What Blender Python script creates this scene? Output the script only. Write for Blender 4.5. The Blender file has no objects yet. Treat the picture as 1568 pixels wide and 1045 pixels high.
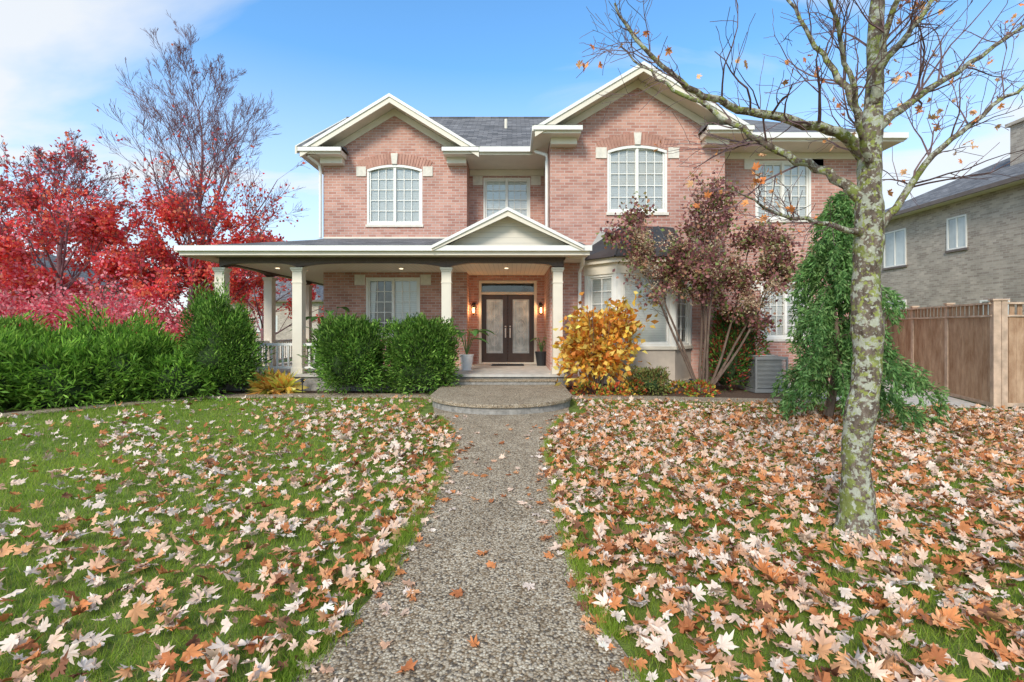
import bpy, math, numpy as np
from mathutils import Vector, Matrix
rng=np.random.default_rng(7)
S=bpy.context.scene
# ------------------------------------------------------------ helpers
def link(o): S.collection.objects.link(o); return o
def np_mesh(name,V,F,mat,col=None,smooth=False):
    V=np.asarray(V,dtype=np.float32); F=np.asarray(F,dtype=np.int32)
    me=bpy.data.meshes.new(name); k=F.shape[1]
    me.vertices.add(len(V)); me.vertices.foreach_set('co',V.ravel())
    me.loops.add(F.size); me.loops.foreach_set('vertex_index',F.ravel())
    me.polygons.add(len(F)); me.polygons.foreach_set('loop_start',np.arange(len(F),dtype=np.int32)*k)
    if smooth: me.polygons.foreach_set('use_smooth',np.ones(len(F),dtype=bool))
    me.update(calc_edges=True)
    if col is not None:
        a=me.color_attributes.new('Col','FLOAT_COLOR','POINT')
        c=np.ones((len(V),4),dtype=np.float32); c[:,:3]=col; a.data.foreach_set('color',c.ravel())
    me.materials.append(mat)
    return link(bpy.data.objects.new(name,me))
class Acc:
    def __init__(s): s.v=[]; s.f=[]
    def add(s,vs,fs,M=None):
        n=len(s.v)
        for v in vs:
            s.v.append(tuple(M@Vector(v)) if M is not None else tuple(v))
        for f in fs: s.f.append([i+n for i in f])
    def box(s,x0,x1,y0,y1,z0,z1,M=None):
        s.add([(x0,y0,z0),(x1,y0,z0),(x1,y1,z0),(x0,y1,z0),(x0,y0,z1),(x1,y0,z1),(x1,y1,z1),(x0,y1,z1)],
          [(0,3,2,1),(4,5,6,7),(0,1,5,4),(1,2,6,5),(2,3,7,6),(3,0,4,7)],M)
    def prismY(s,poly,y0,y1,M=None):
        n=len(poly)
        s.add([(x,y0,z) for x,z in poly]+[(x,y1,z) for x,z in poly],
          [tuple(range(n)),tuple(range(2*n-1,n-1,-1))]+[(i,(i+1)%n,n+(i+1)%n,n+i) for i in range(n)],M)
    def prismZ(s,poly,z0,z1,M=None):
        n=len(poly)
        s.add([(x,y,z0) for x,y in poly]+[(x,y,z1) for x,y in poly],
          [tuple(range(n-1,-1,-1)),tuple(range(n,2*n))]+[(i,(i+1)%n,n+(i+1)%n,n+i) for i in range(n)],M)
    def poly(s,pts,M=None): s.add(pts,[tuple(range(len(pts)))],M)
    def cyl(s,x,y,z0,z1,r0,r1=None,n=12):
        r1=r0 if r1 is None else r1
        s.add([(x+r0*math.cos(a),y+r0*math.sin(a),z0) for a in [2*math.pi*i/n for i in range(n)]]+
              [(x+r1*math.cos(a),y+r1*math.sin(a),z1) for a in [2*math.pi*i/n for i in range(n)]],
              [tuple(range(n-1,-1,-1)),tuple(range(n,2*n))]+[(i,(i+1)%n,n+(i+1)%n,n+i) for i in range(n)])
    def tube(s,pts,rad,sides=4):
        P=np.asarray(pts,float); R=np.asarray(rad,float)
        T=np.gradient(P,axis=0); T/=np.linalg.norm(T,axis=1)[:,None]+1e-9
        ref=np.array([.31,.92,.17]) if abs(T[0,2])>.6 else np.array([.1,.15,1.])
        A=np.cross(T,ref); A/=np.linalg.norm(A,axis=1)[:,None]+1e-9; B=np.cross(T,A)
        n=len(s.v); m=len(P)
        an=2*np.pi*np.arange(sides)/sides
        V=P[:,None,:]+R[:,None,None]*(np.cos(an)[None,:,None]*A[:,None,:]+np.sin(an)[None,:,None]*B[:,None,:])
        s.v.extend(map(tuple,V.reshape(-1,3)))
        for i in range(m-1):
            for j in range(sides):
                k=(j+1)%sides
                s.f.append([n+i*sides+j,n+i*sides+k,n+(i+1)*sides+k,n+(i+1)*sides+j])
    def obj(s,name,mat,smooth=False,parent=None,bevel=0):
        me=bpy.data.meshes.new(name); me.from_pydata(s.v,[],s.f); me.update()
        if smooth: me.polygons.foreach_set('use_smooth',np.ones(len(me.polygons),dtype=bool))
        me.materials.append(mat)
        o=link(bpy.data.objects.new(name,me))
        if bevel:
            b=o.modifiers.new('b','BEVEL'); b.width=bevel; b.segments=2; b.limit_method='ANGLE'
        if parent: par(o,parent)
        return o
def empty(name,loc=(0,0,0)):
    e=link(bpy.data.objects.new(name,None)); e.location=loc; e.empty_display_size=.3; return e
def par(o,e): o.parent=e; o.location=-Vector(e.location)
# ------------------------------------------------------------ materials
def newmat(name):
    m=bpy.data.materials.new(name); m.use_nodes=True; nt=m.node_tree
    return m,nt,nt.nodes['Principled BSDF'],nt.nodes,nt.links
def ramp(N,stops,interp='LINEAR'):
    r=N.new('ShaderNodeValToRGB'); r.color_ramp.interpolation=interp
    e=r.color_ramp.elements
    while len(e)<len(stops): e.new(.5)
    for i,(p,c) in enumerate(stops): e[i].position=p; e[i].color=(*c,1) if len(c)==3 else c
    return r
def mat(name,col,rough=.6,var=.15,scale=6,bump=.0,bscale=60,metal=0,spec=.4):
    m,nt,b,N,L=newmat(name)
    tc=N.new('ShaderNodeTexCoord'); n=N.new('ShaderNodeTexNoise'); n.inputs['Scale'].default_value=scale; n.inputs['Detail'].default_value=6
    L.new(tc.outputs['Object'],n.inputs['Vector'])
    r=ramp(N,[(.3,tuple(c*(1-var) for c in col)),(.7,tuple(min(1,c*(1+var)) for c in col))])
    L.new(n.outputs['Fac'],r.inputs['Fac']); L.new(r.outputs['Color'],b.inputs['Base Color'])
    b.inputs['Roughness'].default_value=rough; b.inputs['Metallic'].default_value=metal; b.inputs['Specular IOR Level'].default_value=spec
    if bump:
        n2=N.new('ShaderNodeTexNoise'); n2.inputs['Scale'].default_value=bscale; L.new(tc.outputs['Object'],n2.inputs['Vector'])
        bp=N.new('ShaderNodeBump'); bp.inputs['Strength'].default_value=bump; bp.inputs['Distance'].default_value=.02
        L.new(n2.outputs['Fac'],bp.inputs['Height']); L.new(bp.outputs['Normal'],b.inputs['Normal'])
    return m
def uvec(N,L,mode):
    tc=N.new('ShaderNodeTexCoord'); sp=N.new('ShaderNodeSeparateXYZ'); cb=N.new('ShaderNodeCombineXYZ')
    L.new(tc.outputs['Object'],sp.inputs[0])
    if mode=='wall':
        a=N.new('ShaderNodeMath'); a.operation='ADD'; L.new(sp.outputs[0],a.inputs[0]); L.new(sp.outputs[1],a.inputs[1])
        L.new(a.outputs[0],cb.inputs[0]); L.new(sp.outputs[2],cb.inputs[1])
    elif mode=='xy': L.new(sp.outputs[0],cb.inputs[0]); L.new(sp.outputs[1],cb.inputs[1])
    else: L.new(sp.outputs[1],cb.inputs[0]); L.new(sp.outputs[0],cb.inputs[1])
    return tc,cb
def brickmat(name,c1,c2,mort,bw=.23,rh=.078,ms=.009,mode='wall',rough=.85,bstr=.5,big=.25):
    m,nt,b,N,L=newmat(name); tc,cb=uvec(N,L,mode)
    t=N.new('ShaderNodeTexBrick'); L.new(cb.outputs[0],t.inputs['Vector'])
    t.inputs['Scale'].default_value=1; t.inputs['Brick Width'].default_value=bw; t.inputs['Row Height'].default_value=rh
    t.inputs['Mortar Size'].default_value=ms; t.inputs['Mortar Smooth'].default_value=.3; t.inputs['Bias'].default_value=0
    t.inputs['Color1'].default_value=(*c1,1); t.inputs['Color2'].default_value=(*c2,1); t.inputs['Mortar'].default_value=(*mort,1)
    n=N.new('ShaderNodeTexNoise'); n.inputs['Scale'].default_value=1.3; n.inputs['Detail'].default_value=8; n.inputs['Roughness'].default_value=.7
    L.new(tc.outputs['Object'],n.inputs['Vector'])
    r=ramp(N,[(.3,(1-big,)*3),(.7,(1+big*.5,)*3)]); L.new(n.outputs['Fac'],r.inputs['Fac'])
    mx=N.new('ShaderNodeMix'); mx.data_type='RGBA'; mx.blend_type='MULTIPLY'; mx.inputs[0].default_value=1
    L.new(t.outputs['Color'],mx.inputs[6]); L.new(r.outputs['Color'],mx.inputs[7]); L.new(mx.outputs[2],b.inputs['Base Color'])
    n2=N.new('ShaderNodeTexNoise'); n2.inputs['Scale'].default_value=50; L.new(tc.outputs['Object'],n2.inputs['Vector'])
    ma=N.new('ShaderNodeMath'); ma.operation='MULTIPLY_ADD'; ma.inputs[1].default_value=-1; L.new(t.outputs['Fac'],ma.inputs[0]); L.new(n2.outputs['Fac'],ma.inputs[2])
    bp=N.new('ShaderNodeBump'); bp.inputs['Strength'].default_value=bstr; bp.inputs['Distance'].default_value=.012
    L.new(ma.outputs[0],bp.inputs['Height']); L.new(bp.outputs['Normal'],b.inputs['Normal'])
    b.inputs['Roughness'].default_value=rough; b.inputs['Specular IOR Level'].default_value=.2
    return m
def leafmat(name,trans=.3,rough=.55):
    m,nt,b,N,L=newmat(name)
    a=N.new('ShaderNodeAttribute'); a.attribute_name='Col'
    L.new(a.outputs['Color'],b.inputs['Base Color']); b.inputs['Roughness'].default_value=rough; b.inputs['Specular IOR Level'].default_value=.2
    t=N.new('ShaderNodeBsdfTranslucent'); L.new(a.outputs['Color'],t.inputs['Color'])
    mx=N.new('ShaderNodeMixShader'); mx.inputs[0].default_value=trans
    L.new(b.outputs[0],mx.inputs[1]); L.new(t.outputs[0],mx.inputs[2]); L.new(mx.outputs[0],nt.nodes['Material Output'].inputs[0])
    return m
BRICK=brickmat('red_brick',(.47,.215,.165),(.64,.35,.275),(.60,.49,.43))
ARCHB=brickmat('arch_brick',(.48,.25,.19),(.56,.31,.24),(.5,.3,.2),bw=.07,rh=.4,ms=.0)
GBRICK=brickmat('grey_brick',(.38,.305,.25),(.58,.49,.40),(.54,.48,.40))
SHX=brickmat('shingles',(.12,.118,.122),(.25,.24,.24),(.07,.07,.072),bw=.3,rh=.13,ms=.008,mode='xy',big=.3)
SHY=brickmat('shingles_side',(.12,.118,.122),(.25,.24,.24),(.07,.07,.072),bw=.3,rh=.13,ms=.008,mode='yx',big=.3)
TRIM=mat('cream_trim',(.78,.70,.57),.5,.05,3)
SOFF=mat('soffit',(.74,.66,.53),.6,.05,3)
WHITE=mat('white_frame',(.84,.81,.74),.4,.04,3)
STONE=mat('cut_stone',(.76,.70,.60),.8,.1,10,.2)
BROWN=mat('brown_beam',(.10,.065,.05),.45,.15,5)
DOOR=mat('door_brown',(.085,.05,.035),.35,.15,5)
STUC=mat('bay_panel',(.56,.47,.38),.8,.06,8,.15)
METAL=mat('bay_roof_metal',(.09,.09,.09),.4,.2,4,metal=.6)
DARK=mat('black_metal',(.025,.025,.027),.45,.2,5)
PORCHS=mat('porch_stone',(.30,.28,.25),.85,.3,14,.5,40)
CONC=mat('concrete',(.54,.50,.44),.85,.15,5,.3,80)
MULCH=mat('mulch',(.11,.065,.04),.95,.6,30,1.0,50)
GROUND=mat('ground_grass',(.15,.20,.03),.9,.45,9,.8,120)
LEAF=leafmat('leaf',.38); DLEAF=leafmat('dry_leaf',.15,.65); GRASSM=leafmat('grass_blade',.4,.55)
def stripes(name,col,axis,period,depth=.15):
    m,nt,b,N,L=newmat(name); tc=N.new('ShaderNodeTexCoord'); w=N.new('ShaderNodeTexWave'); w.wave_type='BANDS'; w.bands_direction=axis; w.wave_profile='SAW'
    w.inputs['Scale'].default_value=(2*math.pi/20)/period; w.inputs['Distortion'].default_value=0
    L.new(tc.outputs['Object'],w.inputs['Vector'])
    r=ramp(N,[(0,tuple(c*.6 for c in col)),(.14,col),(1,col)]); L.new(w.outputs['Fac'],r.inputs['Fac']); L.new(r.outputs['Color'],b.inputs['Base Color'])
    bp=N.new('ShaderNodeBump'); bp.inputs['Strength'].default_value=depth; bp.inputs['Distance'].default_value=.01; L.new(w.outputs['Fac'],bp.inputs['Height']); L.new(bp.outputs['Normal'],b.inputs['Normal'])
    b.inputs['Roughness'].default_value=.6
    return m
CEIL=stripes('porch_ceiling',(.78,.70,.57),'X',.12)
SIDING=stripes('siding',(.74,.67,.56),'Z',.13,.3)
BLIND=stripes('blinds',(.88,.86,.82),'Z',.06,.1)
def glassmat():
    m,nt,b,N,L=newmat('window_glass'); N.remove(b)
    t=N.new('ShaderNodeBsdfTransparent'); t.inputs[0].default_value=(.95,.96,.95,1)
    g=N.new('ShaderNodeBsdfGlossy'); g.inputs['Roughness'].default_value=.02
    f=N.new('ShaderNodeFresnel'); f.inputs[0].default_value=1.5
    a=N.new('ShaderNodeMath'); a.operation='ADD'; a.inputs[1].default_value=.06; L.new(f.outputs[0],a.inputs[0])
    mx=N.new('ShaderNodeMixShader'); L.new(a.outputs[0],mx.inputs[0]); L.new(t.outputs[0],mx.inputs[1]); L.new(g.outputs[0],mx.inputs[2])
    L.new(mx.outputs[0],nt.nodes['Material Output'].inputs[0]); return m
GLASS=glassmat()
INTER=mat('dark_interior',(.14,.13,.12),.9,.8,2)
def emis(name,col,s):
    m,nt,b,N,L=newmat(name); b.inputs['Emission Color'].default_value=(*col,1); b.inputs['Emission Strength'].default_value=s; b.inputs['Base Color'].default_value=(*col,1); return m
BULB=emis('bulb',(1,.55,.2),6); POT=emis('pot_light',(1,.85,.6),1.6)
def aggregate():
    m,nt,b,N,L=newmat('exposed_aggregate'); tc=N.new('ShaderNodeTexCoord')
    nw=N.new('ShaderNodeTexNoise'); nw.inputs['Scale'].default_value=30; L.new(tc.outputs['Object'],nw.inputs['Vector'])
    va=N.new('ShaderNodeVectorMath'); va.operation='MULTIPLY_ADD'; va.inputs[1].default_value=(.02,.02,.02); L.new(nw.outputs['Color'],va.inputs[0]); L.new(tc.outputs['Object'],va.inputs[2])
    v=N.new('ShaderNodeTexVoronoi'); v.inputs['Scale'].default_value=76; L.new(va.outputs[0],v.inputs['Vector'])
    sp=N.new('ShaderNodeSeparateColor'); L.new(v.outputs['Color'],sp.inputs[0])
    r=ramp(N,[(0,(.20,.17,.14)),(.16,(.50,.41,.30)),(.36,(.36,.27,.18)),(.50,(.62,.53,.41)),(.74,(.74,.66,.53)),(.9,(.48,.42,.34))],'CONSTANT')
    L.new(sp.outputs[0],r.inputs['Fac'])
    r2=ramp(N,[(0,(1,1,1)),(.4,(.95,.95,.95)),(.75,(.42,.37,.31))]); L.new(v.outputs['Distance'],r2.inputs['Fac'])
    mx=N.new('ShaderNodeMix'); mx.data_type='RGBA'; mx.blend_type='MULTIPLY'; mx.inputs[0].default_value=1
    L.new(r.outputs[0],mx.inputs[6]); L.new(r2.outputs[0],mx.inputs[7])
    n=N.new('ShaderNodeTexNoise'); n.inputs['Scale'].default_value=2.2; n.inputs['Detail'].default_value=9; n.inputs['Roughness'].default_value=.7; L.new(tc.outputs['Object'],n.inputs['Vector'])
    r3=ramp(N,[(.3,(.66,.62,.56)),(.7,(1.1,1.07,1.0))]); L.new(n.outputs['Fac'],r3.inputs['Fac'])
    m2=N.new('ShaderNodeMix'); m2.data_type='RGBA'; m2.blend_type='MULTIPLY'; m2.inputs[0].default_value=1
    L.new(mx.outputs[2],m2.inputs[6]); L.new(r3.outputs[0],m2.inputs[7]); L.new(m2.outputs[2],b.inputs['Base Color'])
    bp=N.new('ShaderNodeBump'); bp.inputs['Strength'].default_value=.8; bp.inputs['Distance'].default_value=.007; bp.invert=True
    L.new(v.outputs['Distance'],bp.inputs['Height']); L.new(bp.outputs['Normal'],b.inputs['Normal']); b.inputs['Roughness'].default_value=.75; b.inputs['Specular IOR Level'].default_value=.2
    return m
AGG=aggregate()
def barkmat(name,c1,c2,lichen=None,ls=.55,scale=14):
    m,nt,b,N,L=newmat(name); tc=N.new('ShaderNodeTexCoord')
    mp=N.new('ShaderNodeMapping'); mp.inputs['Scale'].default_value=(1,1,.35); L.new(tc.outputs['Object'],mp.inputs[0])
    n=N.new('ShaderNodeTexNoise'); n.inputs['Scale'].default_value=scale; n.inputs['Detail'].default_value=9; n.inputs['Roughness'].default_value=.7; L.new(mp.outputs[0],n.inputs['Vector'])
    r=ramp(N,[(.35,c1),(.65,c2)]); L.new(n.outputs['Fac'],r.inputs['Fac']); out=r.outputs[0]
    if lichen:
        for k,(lc,sc,th) in enumerate(lichen):
            q=N.new('ShaderNodeTexNoise'); q.inputs['Scale'].default_value=sc; q.inputs['Detail'].default_value=6; q.inputs['Roughness'].default_value=.62
            mq=N.new('ShaderNodeMapping'); mq.inputs['Location'].default_value=(k*7.3,3,k*2); L.new(tc.outputs['Object'],mq.inputs[0]); L.new(mq.outputs[0],q.inputs['Vector'])
            rr=ramp(N,[(th,(0,0,0)),(th+.05,(.9,.9,.9))]); L.new(q.outputs['Fac'],rr.inputs['Fac'])
            mx=N.new('ShaderNodeMix'); mx.data_type='RGBA'; L.new(rr.outputs[0],mx.inputs[0]); L.new(out,mx.inputs[6]); mx.inputs[7].default_value=(*lc,1); out=mx.outputs[2]
    L.new(out,b.inputs['Base Color'])
    bp=N.new('ShaderNodeBump'); bp.inputs['Strength'].default_value=1; bp.inputs['Distance'].default_value=.03; L.new(n.outputs['Fac'],bp.inputs['Height']); L.new(bp.outputs['Normal'],b.inputs['Normal'])
    b.inputs['Roughness'].default_value=.9; b.inputs['Specular IOR Level'].default_value=.1
    return m
BARK=barkmat('lichen_bark',(.08,.055,.04),(.27,.21,.16),[((.50,.50,.38),15,.505),((.33,.36,.09),22,.54),((.22,.25,.06),5,.57),((.58,.58,.48),30,.575)],scale=24)
TWIG=barkmat('twig_bark',(.14,.08,.08),(.24,.155,.15))
STEM=barkmat('stem_bark',(.12,.08,.06),(.24,.17,.13))
TWIGR=barkmat('red_twig',(.20,.10,.11),(.32,.19,.20))
CEDAR=barkmat('cedar_wood',(.32,.18,.10),(.58,.39,.25),scale=5)
# ------------------------------------------------------------ brick house
house=empty('brick_house',(2,16,0))
A={k:Acc() for k in ['walls','trim','soffit','roof','roof_side','windows','glass','blinds','stone','beam','arch','ceiling','siding','porch_base','door','bay_panels','bay_roof','metal','interior','gutter']}
def window(w,h,M,cols=2,mx=3,mz=5,blind='blinds'):
    T=A['windows']
    fr=.06
    T.box(0,fr,-.015,.1,0,h,M); T.box(w-fr,w,-.015,.1,0,h,M); T.box(fr,w-fr,-.014,.1,0,fr,M); T.box(fr,w-fr,-.014,.1,h-fr,h,M)
    cw=(w-2*fr)/cols
    for c in range(cols):
        x0=fr+c*cw; x1=x0+cw
        if c: T.box(x0-.035,x0+.035,-.012,.1,fr,h-fr,M)
        s=.045
        T.box(x0+.002,x0+s,.02,.07,fr,h-fr,M); T.box(x1-s,x1-.002,.02,.07,fr,h-fr,M)
        T.box(x0+s,x1-s,.021,.07,fr,fr+s,M); T.box(x0+s,x1-s,.021,.07,h-fr-s,h-fr,M)
        for i in range(1,mx): 
            xx=x0+s+(x1-x0-2*s)*i/mx; T.box(xx-.011,xx+.011,.03,.052,fr+s,h-fr-s,M)
        for i in range(1,mz):
            zz=fr+s+(h-2*fr-2*s)*i/mz; T.box(x0+s,x1-s,.032,.05,zz-.011,zz+.011,M)
    A['glass'].poly([(fr,.053,fr),(w-fr,.053,fr),(w-fr,.053,h-fr),(fr,.053,h-fr)],M)
    if blind=='half':
        A['interior'].poly([(0,.3,0),(w,.3,0),(w,.3,h),(0,.3,h)],M)
        A['blinds'].poly([(w*.52,.13,fr),(w-fr,.13,fr),(w-fr,.13,h-fr),(w*.52,.13,h-fr)],M)
        A['blinds'].poly([(fr,.13,fr),(w*.12,.13,fr),(w*.17,.13,h-fr),(fr,.13,h-fr)],M)
    else: A[blind].poly([(fr,.075,fr),(w-fr,.075,fr),(w-fr,.075,h-fr),(fr,.075,h-fr)],M)
def TR(x,y,z,a=0): return Matrix.Translation((x,y,z))@Matrix.Rotation(a,4,'Z')
def wall(x0,x1,z0,z1,y,ops,dep=.13):
    xs=sorted(set([x0,x1]+[o[0] for o in ops]+[o[1] for o in ops])); zs=sorted(set([z0,z1]+[o[2] for o in ops]+[o[3] for o in ops]))
    W=A['walls']
    for i in range(len(xs)-1):
        for j in range(len(zs)-1):
            cx=(xs[i]+xs[i+1])/2; cz=(zs[j]+zs[j+1])/2
            if any(o[0]<cx<o[1] and o[2]<cz<o[3] for o in ops): continue
            W.poly([(xs[i],y,zs[j]),(xs[i+1],y,zs[j]),(xs[i+1],y,zs[j+1]),(xs[i],y,zs[j+1])])
    for a,b,c,d in ops:
        W.poly([(a,y,c),(a,y+dep,c),(a,y+dep,d),(a,y,d)]); W.poly([(b,y,c),(b,y,d),(b,y+dep,d),(b,y+dep,c)])
        W.poly([(a,y,d),(a,y+dep,d),(b,y+dep,d),(b,y,d)])
        A['stone'].box(a-.03,b+.03,y-.04,y+.06,c-.07,c-.001)
def arch_top(a,b,zs,rise,y,ring=.32):
    w=b-a; xc=(a+b)/2; R=(w*w/4+rise*rise)/(2*rise); zc=zs+rise-R; th=math.asin(w/2/R)
    arc=[(xc+R*math.sin(t),zc+R*math.cos(t)) for t in np.linspace(-th,0,9)]
    A['walls'].poly([(x,y,z) for x,z in ([(a,zs+rise+.0)]+[(xc,zs+rise)]+arc[::-1][1:])])
    arc2=[(2*xc-x,z) for x,z in arc]
    A['walls'].poly([(x,y,z) for x,z in ([(b,zs+rise)]+[(xc,zs+rise)]+arc2[::-1][1:])][::-1])
    ts=np.linspace(-th,th,13)
    for t0,t1 in zip(ts[:-1],ts[1:]):
        q=[(xc+r*math.sin(t),zc+r*math.cos(t)) for r,t in ((R-.002,t0),(R-.002,t1),(R-.07,t1),(R-.07,t0))]
        A['windows'].prismY(q,y-.012,y+.012)
    n=25; te=th*1.22
    ts=np.linspace(-te,te,n+1)
    for t0,t1 in zip(ts[:-1],ts[1:]):
        g=(t1-t0)*.09
        q=[(xc+r*math.sin(t),zc+r*math.cos(t)) for r,t in ((R+.004,t0+g),(R+ring,t0+g),(R+ring,t1-g),(R+.004,t1-g))]
        A['arch'].prismY(q,y-.018,y+.004)
    A['stone'].prismY([(xc-.07,zs+rise+.01),(xc+.07,zs+rise+.01),(xc+.10,zs+rise+.32),(xc-.10,zs+rise+.32)],y-.05,y+.003)
    for x in (a-.16,b+.16): A['stone'].box(x-.14,x+.14,y-.03,y+.003,zs-.2,zs+.08)
yl=13.6
ul=(-4.21,-2.6,4.50,6.24); ll=(-4.24,-2.67,1.25,2.97)
wall(-5.47,-1.31,.1,6.36,yl,[ul,ll])
window(1.61,1.74,TR(ul[0],yl+.02,ul[2])); arch_top(ul[0],ul[1],6.10,.14,yl)
window(1.57,1.72,TR(ll[0],yl+.02,ll[2]),blind='half')
for x in (ll[0]-.17,ll[1]+.17): A['stone'].box(x-.15,x+.15,yl-.03,yl+.003,2.75,3.05)
yc=14.4
uc=(-.88,.56,4.5,6.12); dr=(-1.02,.76,.41,2.95)
wall(-1.31,.99,.1,6.36,yc,[uc,dr],.2)
window(1.44,1.62,TR(uc[0],yc+.02,uc[2]))
for x in (uc[0]-.17,uc[1]+.17): A['stone'].box(x-.15,x+.15,yc-.03,yc+.003,5.88,6.16)
A['walls'].poly([(-1.31,yl,.1),(-1.31,yc,.1),(-1.31,yc,6.36),(-1.31,yl,6.36)])
yr=12.2
ur=(2.48,4.04,4.51,6.26)
wall(.99,5.54,.0,6.36,yr,[ur])
window(1.56,1.75,TR(ur[0],yr+.02,ur[2])); arch_top(ur[0],ur[1],6.12,.14,yr)
A['walls'].poly([(.99,yr,.1),(.99,yr,6.36),(.99,yc,6.36),(.99,yc,.1)])
yq=13.0
uq=(6.75,8.3,4.5,6.15); lq=(6.9,8.3,1.2,2.8)
wall(5.54,9.7,0,6.36,yq,[uq,lq])
window(1.55,1.65,TR(uq[0],yq+.02,uq[2])); window(1.4,1.6,TR(lq[0],yq+.02,lq[2]))
for x in (uq[0]-.17,uq[1]+.17,lq[0]-.17,lq[1]+.17):
    z=5.9 if x in(uq[0]-.17,uq[1]+.17) else 2.55
    A['stone'].box(x-.15,x+.15,yq-.03,yq+.003,z,z+.3)
A['walls'].poly([(5.54,yr,0),(5.54,yq,0),(5.54,yq,6.36),(5.54,yr,6.36)])
A['walls'].poly([(9.7,yq,0),(9.7,21,0),(9.7,21,6.36),(9.7,yq,6.36)])
A['walls'].poly([(-5.47,yl,0),(-5.47,yl,6.36),(-5.47,21,6.36),(-5.47,21,0)])
A['walls'].poly([(-5.47,21,0),(-5.47,21,6.36),(9.7,21,6.36),(9.7,21,0)])
A['walls'].poly([(-5.47,13.62,6.36),(-5.47,20.9,6.36),(-5.47,17,8.85)])
R=A['roof']; RS=A['roof_side']
def mz_(y): return 6.55+2.55*(y-13.05)/3.95
def wz_(y): return 6.55+2.55*(y-12.15)/4.85
for a,b,y0 in((-6.0,-5.48,13.05),(-5.48,-1.30,13.62),(-1.30,1.3,13.05)): R.poly([(a,y0,mz_(y0)),(b,y0,mz_(y0)),(b,17,9.1),(a,17,9.1)])
R.poly([(-6,17,9.1),(8,17,9.1),(10.2,21.5,6.55),(-6,21.5,6.55)])
R.poly([(1.3,12.22,wz_(12.22)),(5.53,12.22,wz_(12.22)),(5.53,17,9.1),(1.3,17,9.1)])
R.poly([(5.53,12.15,6.55),(10.15,12.15,6.55),(8,17,9.1),(5.53,17,9.1)])
RS.poly([(10.15,12.15,6.55),(10.15,21.5,6.55),(8,17,9.1)])
RS.poly([(1.3,12.22,6.6),(1.3,17,9.1),(1.3,13.05,6.55)])
A['trim'].add([(-6.02,13.0,6.56),(-6.02,17,9.12),(-6.02,17,8.9),(-6.02,13.0,6.34),(-5.97,13.0,6.56),(-5.97,17,9.12),(-5.97,17,8.9),(-5.97,13.0,6.34)],[(0,1,2,3),(4,7,6,5),(0,4,5,1),(3,2,6,7),(0,3,7,4)])
A['soffit'].poly([(-5.98,13.05,6.36),(-5.98,17,8.93),(-5.47,17,8.93),(-5.47,13.05,6.36)])
# plumbing vents / ridge cap
A['trim'].tube([(-.2,15.4,8.0),(-.2,15.4,8.35)],[.05,.05],8)
A['roof'].tube([(-6,17,9.1),(8,17,9.1)],[.05,.05],6)
def gable(xl,xr,zb,zp,yf,yw,ybl,ybr,wxl,wxr,retl,retr):
    xp=(xl+xr)/2; sl=(zp-zb)/(xp-xl)
    RS.poly([(xl,yf-.03,zb),(xp,yf-.03,zp),(xp,ybl,zp),(xl,max(yf,ybl-(zp-zb)/.66),zb)])
    RS.poly([(xr,yf-.03,zb),(xr,max(yf,ybr-(zp-zb)/.56),zb),(xp,ybr,zp),(xp,yf-.03,zp)])
    h=.24
    A['trim'].prismY([(xl,zb-.005),(xp,zp-.005),(xp,zp-h),(xl,zb-h)],yf-.02,yf+.03)
    A['trim'].prismY([(xp,zp-.005),(xr,zb-.005),(xr,zb-h),(xp,zp-h)],yf-.02,yf+.03)
    A['gutter'].prismY([(xl,zb+.0),(xp,zp+.0),(xp,zp-.09),(xl,zb-.09)],yf-.05,yf-.021)
    A['gutter'].prismY([(xp,zp+.0),(xr,zb+.0),(xr,zb-.09),(xp,zp-.09)],yf-.05,yf-.021)
    A['soffit'].poly([(xl,yf+.03,zb-.15),(xp,yf+.03,zp-.15),(xp,yw+.02,zp-.15),(xl,yw+.02,zb-.15)])
    A['soffit'].poly([(xr,yf+.03,zb-.15),(xp,yf+.03,zp-.15),(xp,yw+.02,zp-.15),(xr,yw+.02,zb-.15)])
    f0,f1=.16,.36
    A['trim'].prismY([(wxl,zb+sl*(wxl-xl)-f0),(xp,zp-f0),(xp,zp-f1),(wxl,zb+sl*(wxl-xl)-f1)],yw-.03,yw-.002)
    A['trim'].prismY([(xp,zp-f0),(wxr,zb+sl*(xr-wxr)-f0),(wxr,zb+sl*(xr-wxr)-f1),(xp,zp-f1)],yw-.03,yw-.002)
    A['walls'].poly([(wxl,yw,6.36),(wxr,yw,6.36),(wxr,yw,zb+sl*(xr-wxr)-.14),(xp,yw,zp-.14),(wxl,yw,zb+sl*(wxl-xl)-.14)])
    for a,b in (retl,retr):
        A['gutter'].box(a,b,yf-.06,yf+.02,6.42,6.53); A['trim'].box(a+.03,b-.03,yf+.02,yw-.035,6.36,6.50)
        A['trim'].box(max(a+.09,wxl+.0),min(b-.09,wxr),yf+.3,yw-.002,6.20,6.36)
        R.poly([(a-.02,yf-.07,6.535),(b+.02,yf-.07,6.535),(b-.05,yw-.01,6.74),(a+.05,yw-.01,6.74)])
        RS.poly([(a-.02,yf-.07,6.535),(a+.05,yw-.01,6.74),(a-.02,yw-.01,6.535)]); RS.poly([(b+.02,yf-.07,6.535),(b+.02,yw-.01,6.535),(b-.05,yw-.01,6.74)])
gable(-5.9,-.92,6.5,8.02,13.05,13.6,15.35,15.35,-5.47,-1.31,(-5.95,-4.75),(-1.95,-.92))
gable(.57,5.97,6.5,8.12,11.65,12.2,15.5,15.1,.99,5.54,(.53,1.75),(4.85,6.0))
A['gutter'].box(-.91,.60,13.0,13.08,6.40,6.54); A['trim'].box(-.91,.98,13.08,13.12,6.34,6.50)
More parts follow.
